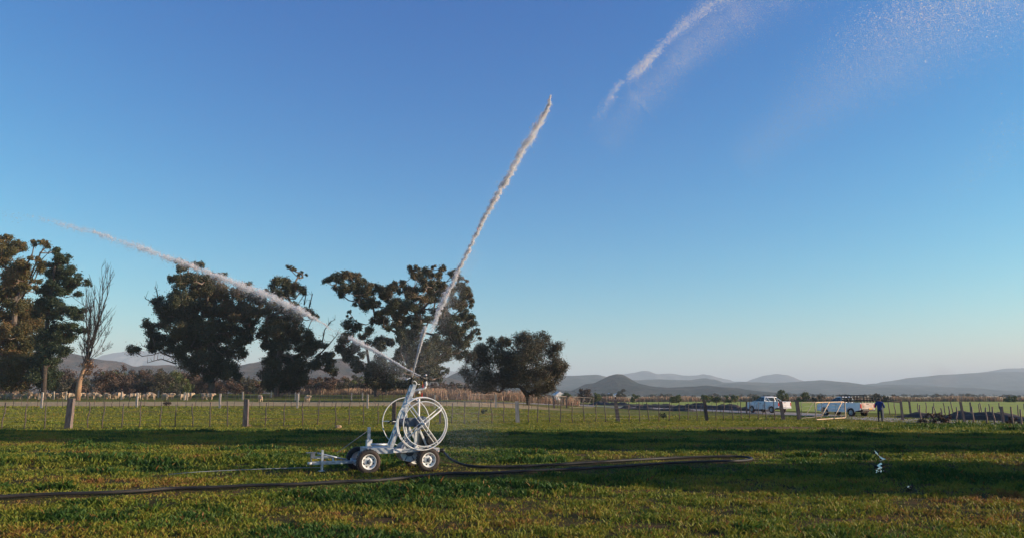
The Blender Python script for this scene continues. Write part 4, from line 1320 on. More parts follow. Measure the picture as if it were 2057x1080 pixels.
b = MB(); b.tube([ML(637, 909, MID - .05), ML(697, 922.5, MID - .05)], .022, 8); part(b, 'steering_rod', M['zinc'])
b = MB(); a0 = ML(629, 918, MID + .05); a1 = ML(668, 917, MID + .05); b.bar(a0, a1, .05, .05); b.bar(a1, (a1[0] + .02, MID, zd), .03, .04, (1, 0, 0)); part(b, 'link_bar', M['zinc_pale'])
b = MB(); b.bar((d1[0] - .30, MID - .05, zd), (d1[0] - .30, MID - .05, zd + .10), .04, .03, (1, 0, 0)); part(b, 'bracket', M['zinc_pale'])
j0 = ML(648, 903, MID - .07); j1 = ML(647, 945, MID - .07)
b = MB(); b.bar((j0[0], MID - .07, j1[2] if j1[2] > 0 else 0.0), (j0[0], MID - .07, j0[2]), .06, .05, (1, 0, 0)); b.box((j0[0], MID - .07, max(.012, j1[2])), (.14, .12, .015)); part(b, 'jack_stand', M['zinc'])
# tower of two leaning channels
t0 = ML(783, 899, MID); t1 = ML(831.5, 772, MID)
b = MB()
for dy in (-.10, .10):
    b.bar(t0 + [0, dy, -.02], t1 + [0, dy, 0], .055, .085, (1, 0, 0))
    b.bar(t0 + [-.055, dy + .02, -.02], t1 + [-.05, dy + .02, 0], .095, .014, (1, 0, 0))
for u in (.12, .32, .52, .70, .86, .99):
    c = t0 * (1 - u) + t1 * u
    b.bar(c + [0, -.10, 0], c + [0, .10, 0], .05, .035)
s0 = ML(822, 897, MID); s1 = t0 * .42 + t1 * .58
b.bar(s0 + [0, .13, 0], s1 + [0, .13, 0], .045, .05, (1, 0, 0)); b.bar(s0 + [0, -.13, 0], s1 + [0, -.13, 0], .045, .05, (1, 0, 0))
part(b, 'tower', M['zinc'], bevel=.004)
# reel
rc = ML(848, 850, 0.0); RX, RZ = rc[0], rc[2]; R1 = 51.0 / CPX * 1.035
def ring(y, r, t): 
    b = MB(); b.tube([(RX + r * math.cos(a), y, RZ + r * math.sin(a)) for a in np.linspace(0, 2 * math.pi, 57)[:-1]], t, 8, closed=True); return b
reel = empty('hose_reel', (0, 0, 0)); reel.parent = cart
YA, YB, YI, YF = .02, -.06, -.20, 1.42
for y, r, t in ((YA, R1, .0145), (YB, R1 * .985, .0145), (YI, R1 * .835, .013), (YF, R1 * .985, .0135)):
    part(ring(y, r, t), 'flange_ring', M['white'], reel)
def spoke(ang, y0, y1, r, off, t=.0115):
    ca, sa = math.cos(ang), math.sin(ang)
    n = np.array([-sa, 0, ca]) * off
    a = np.array([RX + r * ca, y0, RZ + r * sa]) + n; c = np.array([RX - r * ca, y1, RZ - r * sa]) + n
    b = MB(); b.tube([a, c], t, 7); part(b, 'spoke', M['white'], reel)
for ang in (R(38), R(128)):
    for off in (-.035, .035):
        spoke(ang, YA, YA, R1, off)
    spoke(ang, YI, YI, R1 * .835, 0.0, .013)
    for s in (-1, 1):
        c = np.array([RX + s * R1 * .83 * math.cos(ang), YI, RZ + s * R1 * .83 * math.sin(ang)]); d = np.array([RX + s * R1 * math.cos(ang), YA, RZ + s * R1 * math.sin(ang)])
        b = MB(); b.tube([c, d], .010, 6); part(b, 'spoke', M['white'], reel)
b = MB(); b.tube([(RX - R1, YF, RZ + .03), (RX, YF, RZ)], .014, 7); part(b, 'spoke', M['white'], reel)
b = MB(); b.tube([(RX, -.22, RZ), (RX, YF + .06, RZ)], .032, 12); part(b, 'reel_axle', M['zinc'], reel)
b = MB(); b.lathe([(-.05, 0), (-.05, .13), (-.03, .165), (.05, .17), (.08, .15), (.08, 0)], (RX + .04, 0.14, RZ + .02), 'y', 12, False); part(b, 'gearbox', M['steelblue'], bevel=.008)
b = MB(); b.box((RX - .20, .30, RZ + .03), (.30, .22, .22)); b.lathe([(-.14, .03), (-.12, .10), (.10, .10), (.13, .06)], (RX - .42, .30, RZ + .03), 'x', 12); part(b, 'drive_motor', M['steelblue'], bevel=.02)
b = MB(); b.tube([(RX - .50, .30, RZ + .03), (RX - .62, .32, RZ + .10), (RX - .75, .5, RZ + .02)], .02, 6); part(b, 'motor_cable', M['black'])
# bearing stands
for y, nm in ((.36, 0), (1.22, 1)):
    b = MB(); b.bar((RX - .06, y, ZF), (RX - .06, y, RZ), .07, .07, (1, 0, 0)); b.box((RX - .03, y, RZ), (.16, .06, .14)); b.bar((RX + .30, y, ZF), (RX, y, RZ - .08), .04, .05, (1, 0, 0))
    part(b, 'bearing_stand', M['zinc_pale'], bevel=.004)
# cable winch with two pale discs under the tower
c = ML(818, 905, .62)
b = MB()
for y in (.42, .82):
    b.lathe([(-.012, 0), (-.012, .235), (-.02, .25), (.02, .25), (.012, .235), (.012, 0)], (c[0], y, c[2]), 'y', 36)
b.lathe([(-.2, .12), (.2, .12)], (c[0], .62, c[2]), 'y', 24)
part(b, 'winch_drum', M['zinc_pale'])
b = MB(); b.lathe([(-.03, 0), (-.03, .10), (0, .115), (.02, .10), (.02, 0)], (c[0], .39, c[2]), 'y', 18)
for k in range(6): 
    a = k * math.pi / 3; b.tube([(c[0] + .12 * math.cos(a), .40, c[2] + .12 * math.sin(a)), (c[0] + .235 * math.cos(a), .40, c[2] + .235 * math.sin(a))], .012, 5)
part(b, 'winch_hub', M['steelblue'])
# engine block behind the reel
e = ML(853, 884, .62)
b = MB(); b.box((e[0], .62, e[2]), (.22, .30, .24)); b.lathe([(-.12, .10), (-.10, .13), (.02, .13), (.05, .08)], (e[0] + .07, .40, e[2] + .02), 'y', 14); b.lathe([(-.1, .06), (.1, .06)], (e[0] + .12, .65, e[2] + .16), 'y', 10)
for k in range(5): b.box((e[0] - .02, .62, e[2] + .13 + .022 * k), (.18, .22, .008))
part(b, 'engine', M['black'], bevel=.006)
b = MB(); b.tube([e + [.0, -.2, .12], e + [.08, -.24, .2], e + [.16, -.1, .16]], .022, 7); part(b, 'exhaust_pipe', M['zinc'])
# standpipe, valve, boom, guns
sp0 = ML(841, 868, MID); sp1 = ML(842, 785, MID)
b = MB(); b.tube([(sp1[0], MID, ZF + .05), (sp1[0], MID, sp1[2])], .030, 10); part(b, 'standpipe', M['white'])
v = ML(841.5, 793, MID - .04)
b = MB(); b.lathe([(-.05, .035), (-.05, .055), (-.02, .045), (.02, .045), (.05, .055), (.05, .035)], v + [0, .04, 0], 'z', 12); b.tube([v, v + [.06, -.03, 0]], .015, 6); part(b, 'valve', M['yellow'])
b = MB(); q = ML(847, 793, MID - .09); b.bar(q + [0, 0, -.05], q + [0.01, 0, .06], .05, .03, (1, 0, 0)); part(b, 'valve_lever', M['red'])
m0 = ML(821, 788, MID - .03); m1 = ML(840, 782.5, MID - .03); m2 = ML(853, 779, MID - .03); m3 = ML(855.5, 776, MID - .03)
b = MB(); b.tube([m0, m1, m2, m3], .034, 10); b.tube([(sp1[0], MID, sp1[2]), m1], .03, 8); part(b, 'boom_pipe', M['zinc'])
b = MB(); g0 = m3; g1 = ML(855.5, 765, MID - .03); b.tube([g0, (g0 + g1) / 2 + [.01, 0, 0], g1], [.026, .034, .028], 10); part(b, 'riser', M['white'])


def water_gun(body, muzzle, lever, name):
    d = (muzzle - body); L = np.linalg.norm(d); d = d / L
    gun = empty('water_gun', (0, 0, 0)); gun.parent = cart
    b = MB(); b.tube([body - d * .05, body + d * .03, body + d * L * .5, muzzle], [.045, .042, .030, .024], 10); part(b, 'barrel', M['black'], gun)
    b = MB(); b.tube([muzzle - d * .02, muzzle + d * .03], [.032, .026], 10); part(b, 'nozzle', M['black'], gun)
    b = MB(); b.lathe([(-.07, .03), (-.05, .05), (.03, .05), (.06, .035), (.09, .02), (.09, 0)], body, 'z', 12); part(b, 'swivel_body', M['black'], gun)
    b = MB(); b.tube([body + [0, 0, .07], body * .6 + lever * .4 + np.array([0, 0, .07]), lever], [.012, .014, .02], 6); b.tube([lever + [-.03, 0, -.02], lever + [.03, 0, .02]], .022, 6); part(b, 'drive_arm', M['zinc'], gun)
    return gun


gB = ML(854.5, 760, MID - .03); mzB = ML(845.5, 756.6, MID - .10)
water_gun(gB, mzB, ML(855, 753, MID + .06), 'left')
b = MB(); q = ML(849, 769, MID - .03); b.tube([q + [0, 0, -.10], q + [-.01, 0, .03], q + [.0, 0, .07]], .012, 6); part(b, 'spring', M['yellow'])
b = MB(); q = ML(849.5, 774, MID - .05); b.box(q, (.025, .02, .10)); part(b, 'brake', M['red'])
gA = ML(825.5, 765.5, MID); mzA = ML(827.5, 757, MID - .18)
water_gun(gA, mzA, ML(817.5, 761.5, MID - .02), 'right')
b = MB(); b.tube([t1 + [-.03, 0, .0], ML(825.5, 768, MID)], .03, 8); part(b, 'gun_stem', M['steelblue'])
b = MB(); b.tube([ML(827, 766.5, MID), ML(833, 764.5, MID), ML(836.5, 768, MID), ML(835.5, 775, MID)], .016, 7); b.tube([ML(836, 769, MID), ML(840, 771.5, MID), ML(844, 770.5, MID)], .012, 6); part(b, 'feed_pipe', M['zinc_pale'])
# rear inlet coupling
b = MB(); b.tube([(x1 - .1, MID - .1, ZF + .03), ML(884, 903.5, MID - .1)], .025, 8); part(b, 'inlet_pipe', M['zinc'])
q = ML(888, 904, MID - .1)
b = MB(); b.lathe([(-.08, .03), (-.07, .05), (-.02, .04), (.0, .055), (.05, .055), (.06, .03)], q, 'x', 12); b.tube([q + [.03, 0, -.04], q + [.03, 0, .07]], .012, 6); part(b, 'coupling', M['black'])
hq = ML(872, 914, MID - .12)

# hose: out of the cart, a long loop on the grass to the right, back past the wheels and away to the left
start = CO + EX * hq[0] + EY * hq[1] + np.array([0, 0, hq[2]])
pts = [start]
for i, (x, y) in enumerate(pix):
    q = G(x, y)
    up = {0: .28, 1: .14, 2: .07}.get(i, .058)
    pts.append(q + [0, 0, up])
pts = np.array(pts)
k = len(pts); u = np.linspace(0, k - 1, 260)
def cr(P_, t):
    i = int(min(max(math.floor(t), 0), len(P_) - 2)); f = t - i
    p0, p1, p2, p3 = P_[max(i - 1, 0)], P_[i], P_[i + 1], P_[min(i + 2, len(P_) - 1)]
    return .5 * ((2 * p1) + (-p0 + p2) * f + (2 * p0 - 5 * p1 + 4 * p2 - p3) * f * f + (-p0 + 3 * p1 - 3 * p2 + p3) * f ** 3)
b = MB(); b.tube([cr(pts, t) for t in u], .034, 10)
hose = b.build('hose', M['hose']); tag(hose, 'thick black hose looping over the grass from the cart', 'hose')

# thin steel cable lying in the grass left of the cart
b = MB(); b.tube([G(x, y) + [0, 0, z] for x, y, z in ((646, 942, .05), (600, 945, .08), (540, 947, .08), (470, 950, .08), (400, 952.5, .07), (340, 955, .04))], .008, 5)
o = b.build('cable', M['cable']); tag(o, 'thin pale cable lying in the grass left of the drawbar', 'cable')


# ---------------------------------------------------------------- water in the air
def water_mat(name, c, alpha):
    m, t, b = new_mat(name)
    b.inputs['Base Color'].default_value = (*c, 1); b.inputs['Roughness'].default_value = .25
    tr = t.nodes.new('ShaderNodeBsdfTranslucent'); tr.inputs[0].default_value = (*c, 1)
    mx = t.nodes.new('ShaderNodeMixShader'); mx.inputs[0].default_value = .70
    L = t.links.new
    L(b.outputs[0], mx.inputs[1]); L(tr.outputs[0], mx.inputs[2])
    tp = t.nodes.new('ShaderNodeBsdfTransparent')
    my = t.nodes.new('ShaderNodeMixShader'); my.inputs[0].default_value = alpha
    L(tp.outputs[0], my.inputs[1]); L(mx.outputs[0], my.inputs[2])
    L(my.outputs[0], t.nodes['Material Output'].inputs['Surface'])
    return m


M['spray'] = water_mat('white_water', (.95, .97, 1.0), .32)
TET = np.array([[1, 1, 1], [1, -1, -1], [-1, 1, -1], [-1, -1, 1]], float) / 1.73
TF = np.array([[0, 1, 2], [0, 3, 1], [0, 2, 3], [1, 3, 2]])


def drops(name, pos, size, g, label=None, cat=None, kind=None, stretch=None, sdir=None):
    n = len(pos)
    q = g.normal(size=(n, 4)); q /= np.linalg.norm(q, axis=1)[:, None]
    w, x, y, z = q.T
    Rm = np.stack([1 - 2 * (y * y + z * z), 2 * (x * y - z * w), 2 * (x * z + y * w), 2 * (x * y + z * w), 1 - 2 * (x * x + z * z), 2 * (y * z - x * w), 2 * (x * z - y * w), 2 * (y * z + x * w), 1 - 2 * (x * x + y * y)], -1).reshape(n, 3, 3)
    V = np.einsum('nij,kj->nki', Rm, TET) * size[:, None, None]
    if sdir is not None:
        V = V + (V @ sdir[:, :, None]) * sdir[:, None, :] * (stretch[:, None, None] - 1)
    V = V + pos[:, None, :]
    F = (np.arange(n)[:, None, None] * 4 + TF[None]).reshape(-1, 3)
    o = link_mesh(name, np_mesh(name, V.reshape(-1, 3), F), M['spray'])
    return tag(o, label, cat, kind=kind)


JD = []


def jet(ctrl, n, g, lump=.0, freq=102):
    """ctrl: (px, py, depth, half width px, density, drop px) -> positions, sizes along the arc"""
    c = np.array(ctrl, float)
    seg = np.linalg.norm(np.diff(c[:, :2], axis=0), axis=1); s = np.concatenate([[0], np.cumsum(seg)]); s /= s[-1]
    u0 = np.linspace(0, 1, 2000); dn = np.interp(u0, s, c[:, 4])
    dn = dn * (1 - lump + lump * 2 * np.clip(fbm(u0 * freq, u0 * 0 + 3.3, 3) * 2.6 - .8, 0, 1.4))
    cdf = np.cumsum(dn); cdf /= cdf[-1]
    u = np.interp(g.random(n), cdf, u0)
    f = lambda k: np.interp(u, s, c[:, k])
    px, py, Y, w, dp = f(0), f(1), f(2), f(3), f(5)
    # ragged outline: the core wanders and bulges
    rag = np.clip(8 / w, 0, 1) ** 2
    wob = (fbm(u * 90, u * 0 + 7, 3) - .5) * .95 * w * rag; bul = .40 + rag * .8 * fbm(u * 140, u * 0 + 2, 2) + (1 - rag) * .55
    e = .035
    tx = np.interp(np.clip(u + e, 0, 1), s, c[:, 0]) - np.interp(np.clip(u - e, 0, 1), s, c[:, 0])
    ty = np.interp(np.clip(u + e, 0, 1), s, c[:, 1]) - np.interp(np.clip(u - e, 0, 1), s, c[:, 1])
    L = np.hypot(tx, ty) + 1e-9
    r = g.normal(size=n) * w * bul * .42 + wob
    px = px - ty / L * r; py = py + tx / L * r
    Yd = Y + g.normal(size=n) * w * .6 * Y / FPX
    d = np.stack([(px - W / 2) / FPX, CP - (H / 2 - py) / FPX * SP, SP + (H / 2 - py) / FPX * CP], -1)
    pos = np.array([0, 0, CAMH]) + d * (Yd / d[:, 1])[:, None]
    d2 = np.stack([tx / L, np.zeros(n), -ty / L], -1)
    JD.append(d2)
    return pos, dp * Y / FPX * .5 * (.45 + 1.0 * g.random(n) ** 2) * (1 + 1.3 * (g.random(n) < .02) * (w > 11))


gw = np.random.default_rng(88)
mA = CO + EX * mzA[0] + EY * mzA[1] + np.array([0, 0, mzA[2]]); mB_ = CO + EX * mzB[0] + EY * mzB[1] + np.array([0, 0, mzB[2]])
yA, yB = mA[1], mB_[1]
# right jet: px, py, depth, half width, density, drop size (photo px)
A1 = [(828, 757, yA, .9, 2.4, 1.9), (833, 735, yA - .6, 1.5, 2.2, 2.0), (843, 697, yA - 1.6, 2.6, 2.0, 2.2), (851, 668, yA - 2.4, 4.0, 1.9, 2.3), (855, 655, yA - 2.8, 4.5, .9, 2.0)]
A2 = [(866, 668, yA - 2.6, 6, .15, 2), (876, 640, yA - 3.3, 7, 1.2, 2.2), (890, 605, yA - 4.2, 6.5, 2.2, 2.3), (905, 575, yA - 5, 6, 1.8, 2.2), (922, 540, yA - 5.6, 5.5, 1.6, 2.2), (943, 498, yA - 6.2, 5.5, 1.7, 2.3), (965, 455, yA - 6.8, 6, 1.7, 2.4), (990, 405, yA - 7.3, 7, 1.9, 2.5), (1018, 360, yA - 7.8, 8.5, 2.0, 2.6), (1045, 310, yA - 8.2, 9.5, 2.0, 2.6), (1070, 270, yA - 8.6, 10, 1.9, 2.6), (1092, 235, yA - 8.9, 8, 2.0, 2.6), (1103, 210, yA - 9.2, 4.5, 1.8, 2.6), (1106, 192, yA - 9.3, 2, 1.0, 2.4)]
p1, s1 = jet(A1, 10000, gw, .2); p2, s2 = jet(A2, 27000, gw, .35)
p3, s3 = jet([(a, b_, c_, w_ * 2.6, d_, .9) for a, b_, c_, w_, d_, e_ in A2], 7000, gw, .2)
drops('water_jet', np.concatenate([p1, p2, p3]), np.concatenate([s1, s2, s3]) * .72, gw, 'steep white water jet rising from the cart up to the right', 'water jet', stretch=gw.uniform(1.2, 3.2, len(s1) + len(s2) + len(s3)), sdir=np.concatenate(JD[-3:]))
B1 = [(845, 755, yB, .9, 2.4, 1.9), (815, 740, yB + .3, 1.7, 2.1, 2.0), (780, 719, yB + .6, 3.0, 1.9, 2.1), (745, 700, yB + .9, 5, 1.7, 2.2), (715, 684, yB + 1.1, 7, 1.5, 2.1), (700, 676, yB + 1.3, 5, .8, 2.0)]
B2 = [(690, 672, yB + 1.4, 2.5, .10, 1.8), (660, 657, yB + 1.6, 4, .14, 1.8), (640, 643, yB + 1.8, 4.5, .7, 1.9), (620, 632, yB + 1.9, 7, 1.6, 2.1), (580, 613, yB + 2.1, 9.5, 1.8, 2.1), (530, 590, yB + 2.4, 11, 1.3, 2.1), (480, 572, yB + 2.7, 10, 1.5, 2.0), (420, 548, yB + 3, 9, 1.0, 1.9), (370, 528, yB + 3.3, 9, 1.1, 1.9), (320, 512, yB + 3.5, 8, .8, 1.8), (280, 498, yB + 3.7, 9, .95, 1.8), (235, 483, yB + 3.9, 8, .45, 1.7), (200, 470, yB + 4.1, 8, .55, 1.7), (140, 455, yB + 4.3, 9, .5, 1.6), (95, 440, yB + 4.5, 8, .14, 1.5), (0, 430, yB + 5, 12, .05, 1.4), (-80, 432, yB + 5, 14, .05, 1.4)]
p1, s1 = jet(B1, 10000, gw, .2); p2, s2 = jet(B2, 22000, gw, .55)
p3, s3 = jet([(a, b_ + 3, c_, w_ * 2.2, d_, .9) for a, b_, c_, w_, d_, e_ in B2], 7000, gw, .2)
drops('water_jet', np.concatenate([p1, p2, p3]), np.concatenate([s1, s2, s3]) * .72, gw, 'long low white water jet sweeping from the cart to the left', 'water jet', stretch=gw.uniform(1.2, 3.2, len(s1) + len(s2) + len(s3)), sdir=np.concatenate(JD[-3:]))

# drifting spray: drops too many to count
S1 = [(1185, 265, 10.5, 16, .12, 1.2), (1212, 222, 10, 17, .6, 1.4), (1235, 182, 9.6, 12, 1.5, 1.5), (1245, 165, 9.5, 9, 1.3, 1.5), (1256, 165, 9.4, 14, .5, 1.5), (1285, 140, 9, 17, 2.0, 1.6), (1305, 118, 8.8, 14, 2.2, 1.6), (1330, 92, 8.6, 13, 1.3, 1.6), (1358, 65, 8.2, 16, 2.4, 1.6), (1385, 40, 7.9, 20, 1.0, 1.6), (1440, 0, 7.5, 24, 1.3, 1.8), (1500, -40, 7, 28, 1.2, 1.8), (1620, -130, 6.5, 34, 1.0, 1.8)]
q1, z1 = jet([(*c[:5], c[5] * .95) for c in S1], 15000, gw, .45, 16)
q2, z2 = jet([(a + 38, b_ + 42, c_, w_ * 2.8 + 6, .3 + i_ * .12, .9) for i_, (a, b_, c_, w_, d_, e_) in enumerate(S1)], 22000, gw, .2, 20)
S2 = [(1560, 190, 9, 50, .2, .8), (1650, 120, 8, 70, .7, 1.0), (1760, 50, 7, 80, 1.2, 1.5), (1860, 20, 6.5, 90, 1.5, 1.9), (1990, -20, 6, 85, 1.0, 2.0), (2160, -70, 5.8, 100, .8, 2.0)]
q3, z3 = jet([(*c[:5], c[5] * 1.05) for c in S2], 16000, gw, .3)
q4, z4 = jet([(1500, 330, 9, 60, .1, .8), (1640, 210, 8.5, 90, .5, .8), (1800, 130, 8, 110, 1., .9), (1960, 60, 7, 125, .8, 1.0), (2180, -20, 6.6, 140, .8, 1.0)], 19000, gw, .2)
q5, z5 = jet([(1890, 420, 9, 60, .2, .8), (1960, 340, 8, 60, 1, 1.0), (2040, 260, 7, 60, 1, 1.1), (2100, 200, 7, 60, .6, 1.1)], 2500, gw, .2)
drops('water_spray', np.concatenate([q1, q2, q3, q4, q5]), np.concatenate([z1, z2, z3, z4, z5]), gw, kind='stuff')
# fine mist hanging round the jets and downwind of the cart
def cloud(n, px, py, Y, sx, sy, sY, dp):
    a = gw.normal(size=(n, 3)); X_, y_, Y_ = px + a[:, 0] * sx, py + a[:, 1] * sy, Y + a[:, 2] * sY
    d = np.stack([(X_ - W / 2) / FPX, CP - (H / 2 - y_) / FPX * SP, SP + (H / 2 - y_) / FPX * CP], -1)
    p = np.array([0, 0, CAMH]) + d * (Y_ / d[:, 1])[:, None]
    keep = p[:, 2] > .15
    return p[keep], dp * Y_[keep] / FPX * .5 * (.6 + .8 * gw.random(n))[keep]
mist = [jet([(a + 12, b_ + 4, c_, 26, d_, .45) for a, b_, c_, w_, d_, e_ in A2[:6]], 16000, gw, 0), jet([(a, b_ + 8, c_, 20, d_, .45) for a, b_, c_, w_, d_, e_ in B1[1:] + B2[2:8]], 26000, gw, 0),
        cloud(17000, 800, 715, yB + .6, 65, 28, .6, .42), cloud(9000, 870, 690, yA - 1, 40, 45, .6, .42), cloud(22000, 935, 850, yB + 2, 45, 40, .8, .42), cloud(13000, 900, 790, yB + 1, 50, 40, .8, .42)]
mist += [jet([(a + 26, b_ + 30, c_, w_ * 2.8 + 6, .3 + i_ * .12, .6) for i_, (a, b_, c_, w_, d_, e_) in enumerate(S1)], 100000, gw, .2, 20), jet([(1480, 330, 9, 60, .2, .6), (1640, 200, 8.5, 85, .6, .6), (1800, 110, 8, 110, 1., .6), (1960, 40, 7, 125, .9, .6), (2180, -30, 6.6, 140, .9, .6)], 150000, gw, .1), jet([(a, b_, c_, w_ * 2.2, d_, .5) for a, b_, c_, w_, d_, e_ in B2[8:]], 12000, gw, .2)]
drops('water_mist', np.concatenate([m_[0] for m_ in mist]), np.concatenate([m_[1] for m_ in mist]), gw, kind='stuff')


# ---------------------------------------------------------------- pickups
M['truck'] = mat('white_truck_paint', (.80, .80, .79), (.72, .72, .71), rough=.25, scale=2, spec=.6)
M['dirty'] = mat('dusty_panel', (.46, .32, .22), (.62, .55, .48), rough=.75, scale=2.2, detail=6)
M['glass'] = mat('tinted_glass', (.012, .014, .017), (.016, .018, .02), rough=.08, spec=.8)
M['dark'] = mat('dark_plastic', (.02, .02, .022), rough=.6)
M['lamp'] = mat('red_lamp', (.55, .02, .015), rough=.3)
M['alloy'] = mat('alloy_wheel', (.5, .5, .51), rough=.35, metal=.6)


def pickup(label, loc, heading, tail, rack, scale=1.0):
    root = empty('pickup_truck', loc, math.atan2(heading[1], heading[0]), label=label, cat='pickup truck')
    root.scale = (scale,) * 3
    XR, XF, r = -1.45, 1.62, .37
    def arch(x, R_):
        return [(x + R_ * math.cos(a), r + R_ * math.sin(a)) for a in np.linspace(math.pi, 0, 11)]
    low = [(-2.52, .58)] + [(XR - .47, .46)] + arch(XR, .45) + [(XF - .47, .40)] + arch(XF, .45) + [(2.42, .46), (2.62, .55)]
    top = [(2.66, .84), (2.62, 1.0), (2.40, 1.10), (1.35, 1.20), (1.25, 1.21), (-.32, 1.23), (-.40, 1.21), (-2.55, 1.22)]
    poly = low + top
    b = MB()
    n = len(poly)
    for s in (-1, 1):
        ring_ = []
        for (dy, k) in ((.90, 1), (.80, 1)):
            ring_.append([(x, s * (dy - (.05 if z > 1.0 else 0) * 1 - (.10 if x > 2.3 else 0)), z) for x, z in poly])
        o, i = ring_
        vs = o + i
        fs = [tuple(range(n)), tuple(range(2 * n - 1, n - 1, -1))] + [(j, j + n, (j + 1) % n + n, (j + 1) % n) for j in range(n)]
        b.add(vs, fs)
    # underbody, hood, nose
    b.prism([(2.38, 1.095), (1.33, 1.195), (1.33, .55), (2.60, .55), (2.60, 1.0)], -.79, .79)
    b.prism([(1.3, .50), (1.3, 1.19), (-.38, 1.19), (-.38, .50)], -.79, .79)
    b.box((-1.46, 0, .67), (2.14, 1.58, .10))
    b.box((-.43, 0, .95), (.06, 1.6, .50))
    part(b, 'body', M['truck'], root, .015)
    b = MB(); b.box((0, 0, .45), (4.4, 1.1, .14)); part(b, 'chassis', M['dark'], root)
    # cab
    b = MB()
    roof = [(-.30, 1.70), (-.18, 1.745), (.20, 1.74), (.36, 1.70)]
    belt = [(-.40, 1.19), (1.30, 1.19)]
    prof = [belt[0]] + roof + [belt[1]]
    def wid(z): return .82 - .20 * (z - 1.19) / .56
    vs = []
    for s in (-1, 1): vs += [(x, s * wid(z), z) for x, z in prof]
    m_ = len(prof)
    fs = [tuple(range(m_)), tuple(range(2 * m_ - 1, m_ - 1, -1))] + [(j, j + m_, (j + 1) % m_ + m_, (j + 1) % m_) for j in range(m_)]
    b.add(vs, fs); part(b, 'cab', M['truck'], root, .03)
    def pane(pts, out, nm='window'):
        b = MB(); pts = [Vector(p) for p in pts]; nrm = (pts[1] - pts[0]).cross(pts[2] - pts[0]).normalized() * out
        vs = [p + nrm * .012 for p in pts] + [p - nrm * .02 for p in pts]; k_ = len(pts)
        b.add(vs, [tuple(range(k_)), tuple(range(2 * k_ - 1, k_ - 1, -1))] + [(j, j + k_, (j + 1) % k_ + k_, (j + 1) % k_) for j in range(k_)])
        part(b, nm, M['glass'], root)
    for s in (-1, 1):
        pane([(1.14, s * wid(1.23), 1.23), (.36, s * wid(1.66), 1.66), (.24, s * wid(1.67), 1.67), (.24, s * wid(1.23), 1.23)], s)
        pane([(.20, s * wid(1.23), 1.23), (.20, s * wid(1.67), 1.67), (-.20, s * wid(1.66), 1.66), (-.31, s * wid(1.23), 1.23)], s)
    pane([(1.235, -.72, 1.225), (1.235, .72, 1.225), (.405, .58, 1.68), (.405, -.58, 1.68)], 1, 'windscreen')
    pane([(-.388, -.66, 1.25), (-.388, .66, 1.25), (-.308, .56, 1.66), (-.308, -.56, 1.66)], -1, 'rear_window')
    for s in (-1, 1):
        b = MB(); b.box((1.0, s * .93, 1.20), (.10, .16, .16)); b.bar((1.0, s * .80, 1.16), (1.0, s * .90, 1.18), .04, .03); part(b, 'mirror', M['truck'] if not rack else M['dark'], root, .02)
        b = MB(); b.box((-2.56, s * .80, .93), (.05, .15, .34)); part(b, 'tail_lamp', M['lamp'], root, .015)
        b = MB(); b.box((2.60, s * .66, .86), (.10, .28, .15)); part(b, 'headlamp', M['glass'], root, .03)
        b = MB(); b.box((.12, s * .905, 1.02), (.16, .02, .03)); part(b, 'door_handle', M['dark'], root)
        for x in (.25, 1.1, -.34):
            b = MB(); b.box((x, s * .902, .82), (.012, .006, .56)); part(b, 'door_gap', M['dark'], root)
    b = MB(); b.box((-2.55, 0, .93), (.06, 1.46, .56)); b.box((-2.585, 0, .96), (.02, 1.1, .24)); part(b, 'tailgate', tail, root, .02)
    b = MB(); b.box((-2.592, 0, 1.10), (.02, .26, .06)); part(b, 'tailgate_handle', M['dark'], root)
    b = MB(); b.box((-2.66, 0, .55), (.14, 1.5, .12)); part(b, 'rear_bumper', M['truck'] if not rack else M['dark'], root, .02)
    b = MB(); b.box((2.62, 0, .52), (.16, 1.6, .18)); part(b, 'front_bumper', M['truck'], root, .04)
    b = MB(); b.box((-2.605, -.30, .68), (.015, .40, .10)); part(b, 'number_plate', M['yellow'] if rack else M['white'], root)
    for x in (XR, XF):
        for s in (-1, 1):
            wv = empty('wheel', (x, s * .76, r)); wv.parent = root
            b = MB(); b.lathe([(-.11, r * .6), (-.125, r * .8), (-.10, r * .97), (0, r), (.10, r * .97), (.125, r * .8), (.11, r * .6), (-.11, r * .6)], (0, 0, 0), 'y', 24, caps=False); part(b, 'tyre', M['rubber'], wv)
            b = MB(); b.lathe([(s * .11, r * .62), (s * .06, r * .55), (s * .09, r * .2), (s * .10, 0)], (0, 0, 0), 'y', 18, caps=False)
            for k_ in range(6):
                a = k_ * math.pi / 3; b.bar((0.06 * math.cos(a), s * .095, .06 * math.sin(a)), (r * .56 * math.cos(a), s * .085, r * .56 * math.sin(a)), .03, .05, (0, 1, 0))
            part(b, 'rim', M['alloy'], wv)
    if rack:
        b = MB()
        Z0, Z1 = 1.20, 1.86
        for s in (-1, 1):
            for z in (1.42, 1.64, Z1): b.tube([(-.45, s * .80, z), (-2.5, s * .80, z)], .036, 6)
            for x in (-.45, -.80, -1.14, -1.48, -1.82, -2.16, -2.5): b.tube([(x, s * .80, Z0), (x, s * .80, Z1)], .038, 6)
        for x in (-.45, -1.48, -2.5): b.tube([(x, -.80, Z1), (x, .80, Z1)], .022, 6)
        for z in (1.36, 1.62): b.tube([(-.45, -.8, z), (-.45, .8, z)], .02, 6)
        b.tube([(.4, -.6, 1.87), (.4, .6, 1.87)], .02, 6); b.tube([(-.45, -.62, Z1), (.4, -.6, 1.87)], .02, 6); b.tube([(-.45, .62, Z1), (.4, .6, 1.87)], .02, 6)
        part(b, 'cattle_rack', M['dark'], root)
    else:
        b = MB()
        b.tube([(-.55, .80, 1.2), (-.66, .68, 1.58), (-.68, .57, 1.65), (-.68, -.57, 1.65), (-.66, -.68, 1.58), (-.55, -.80, 1.2)], .04, 8)
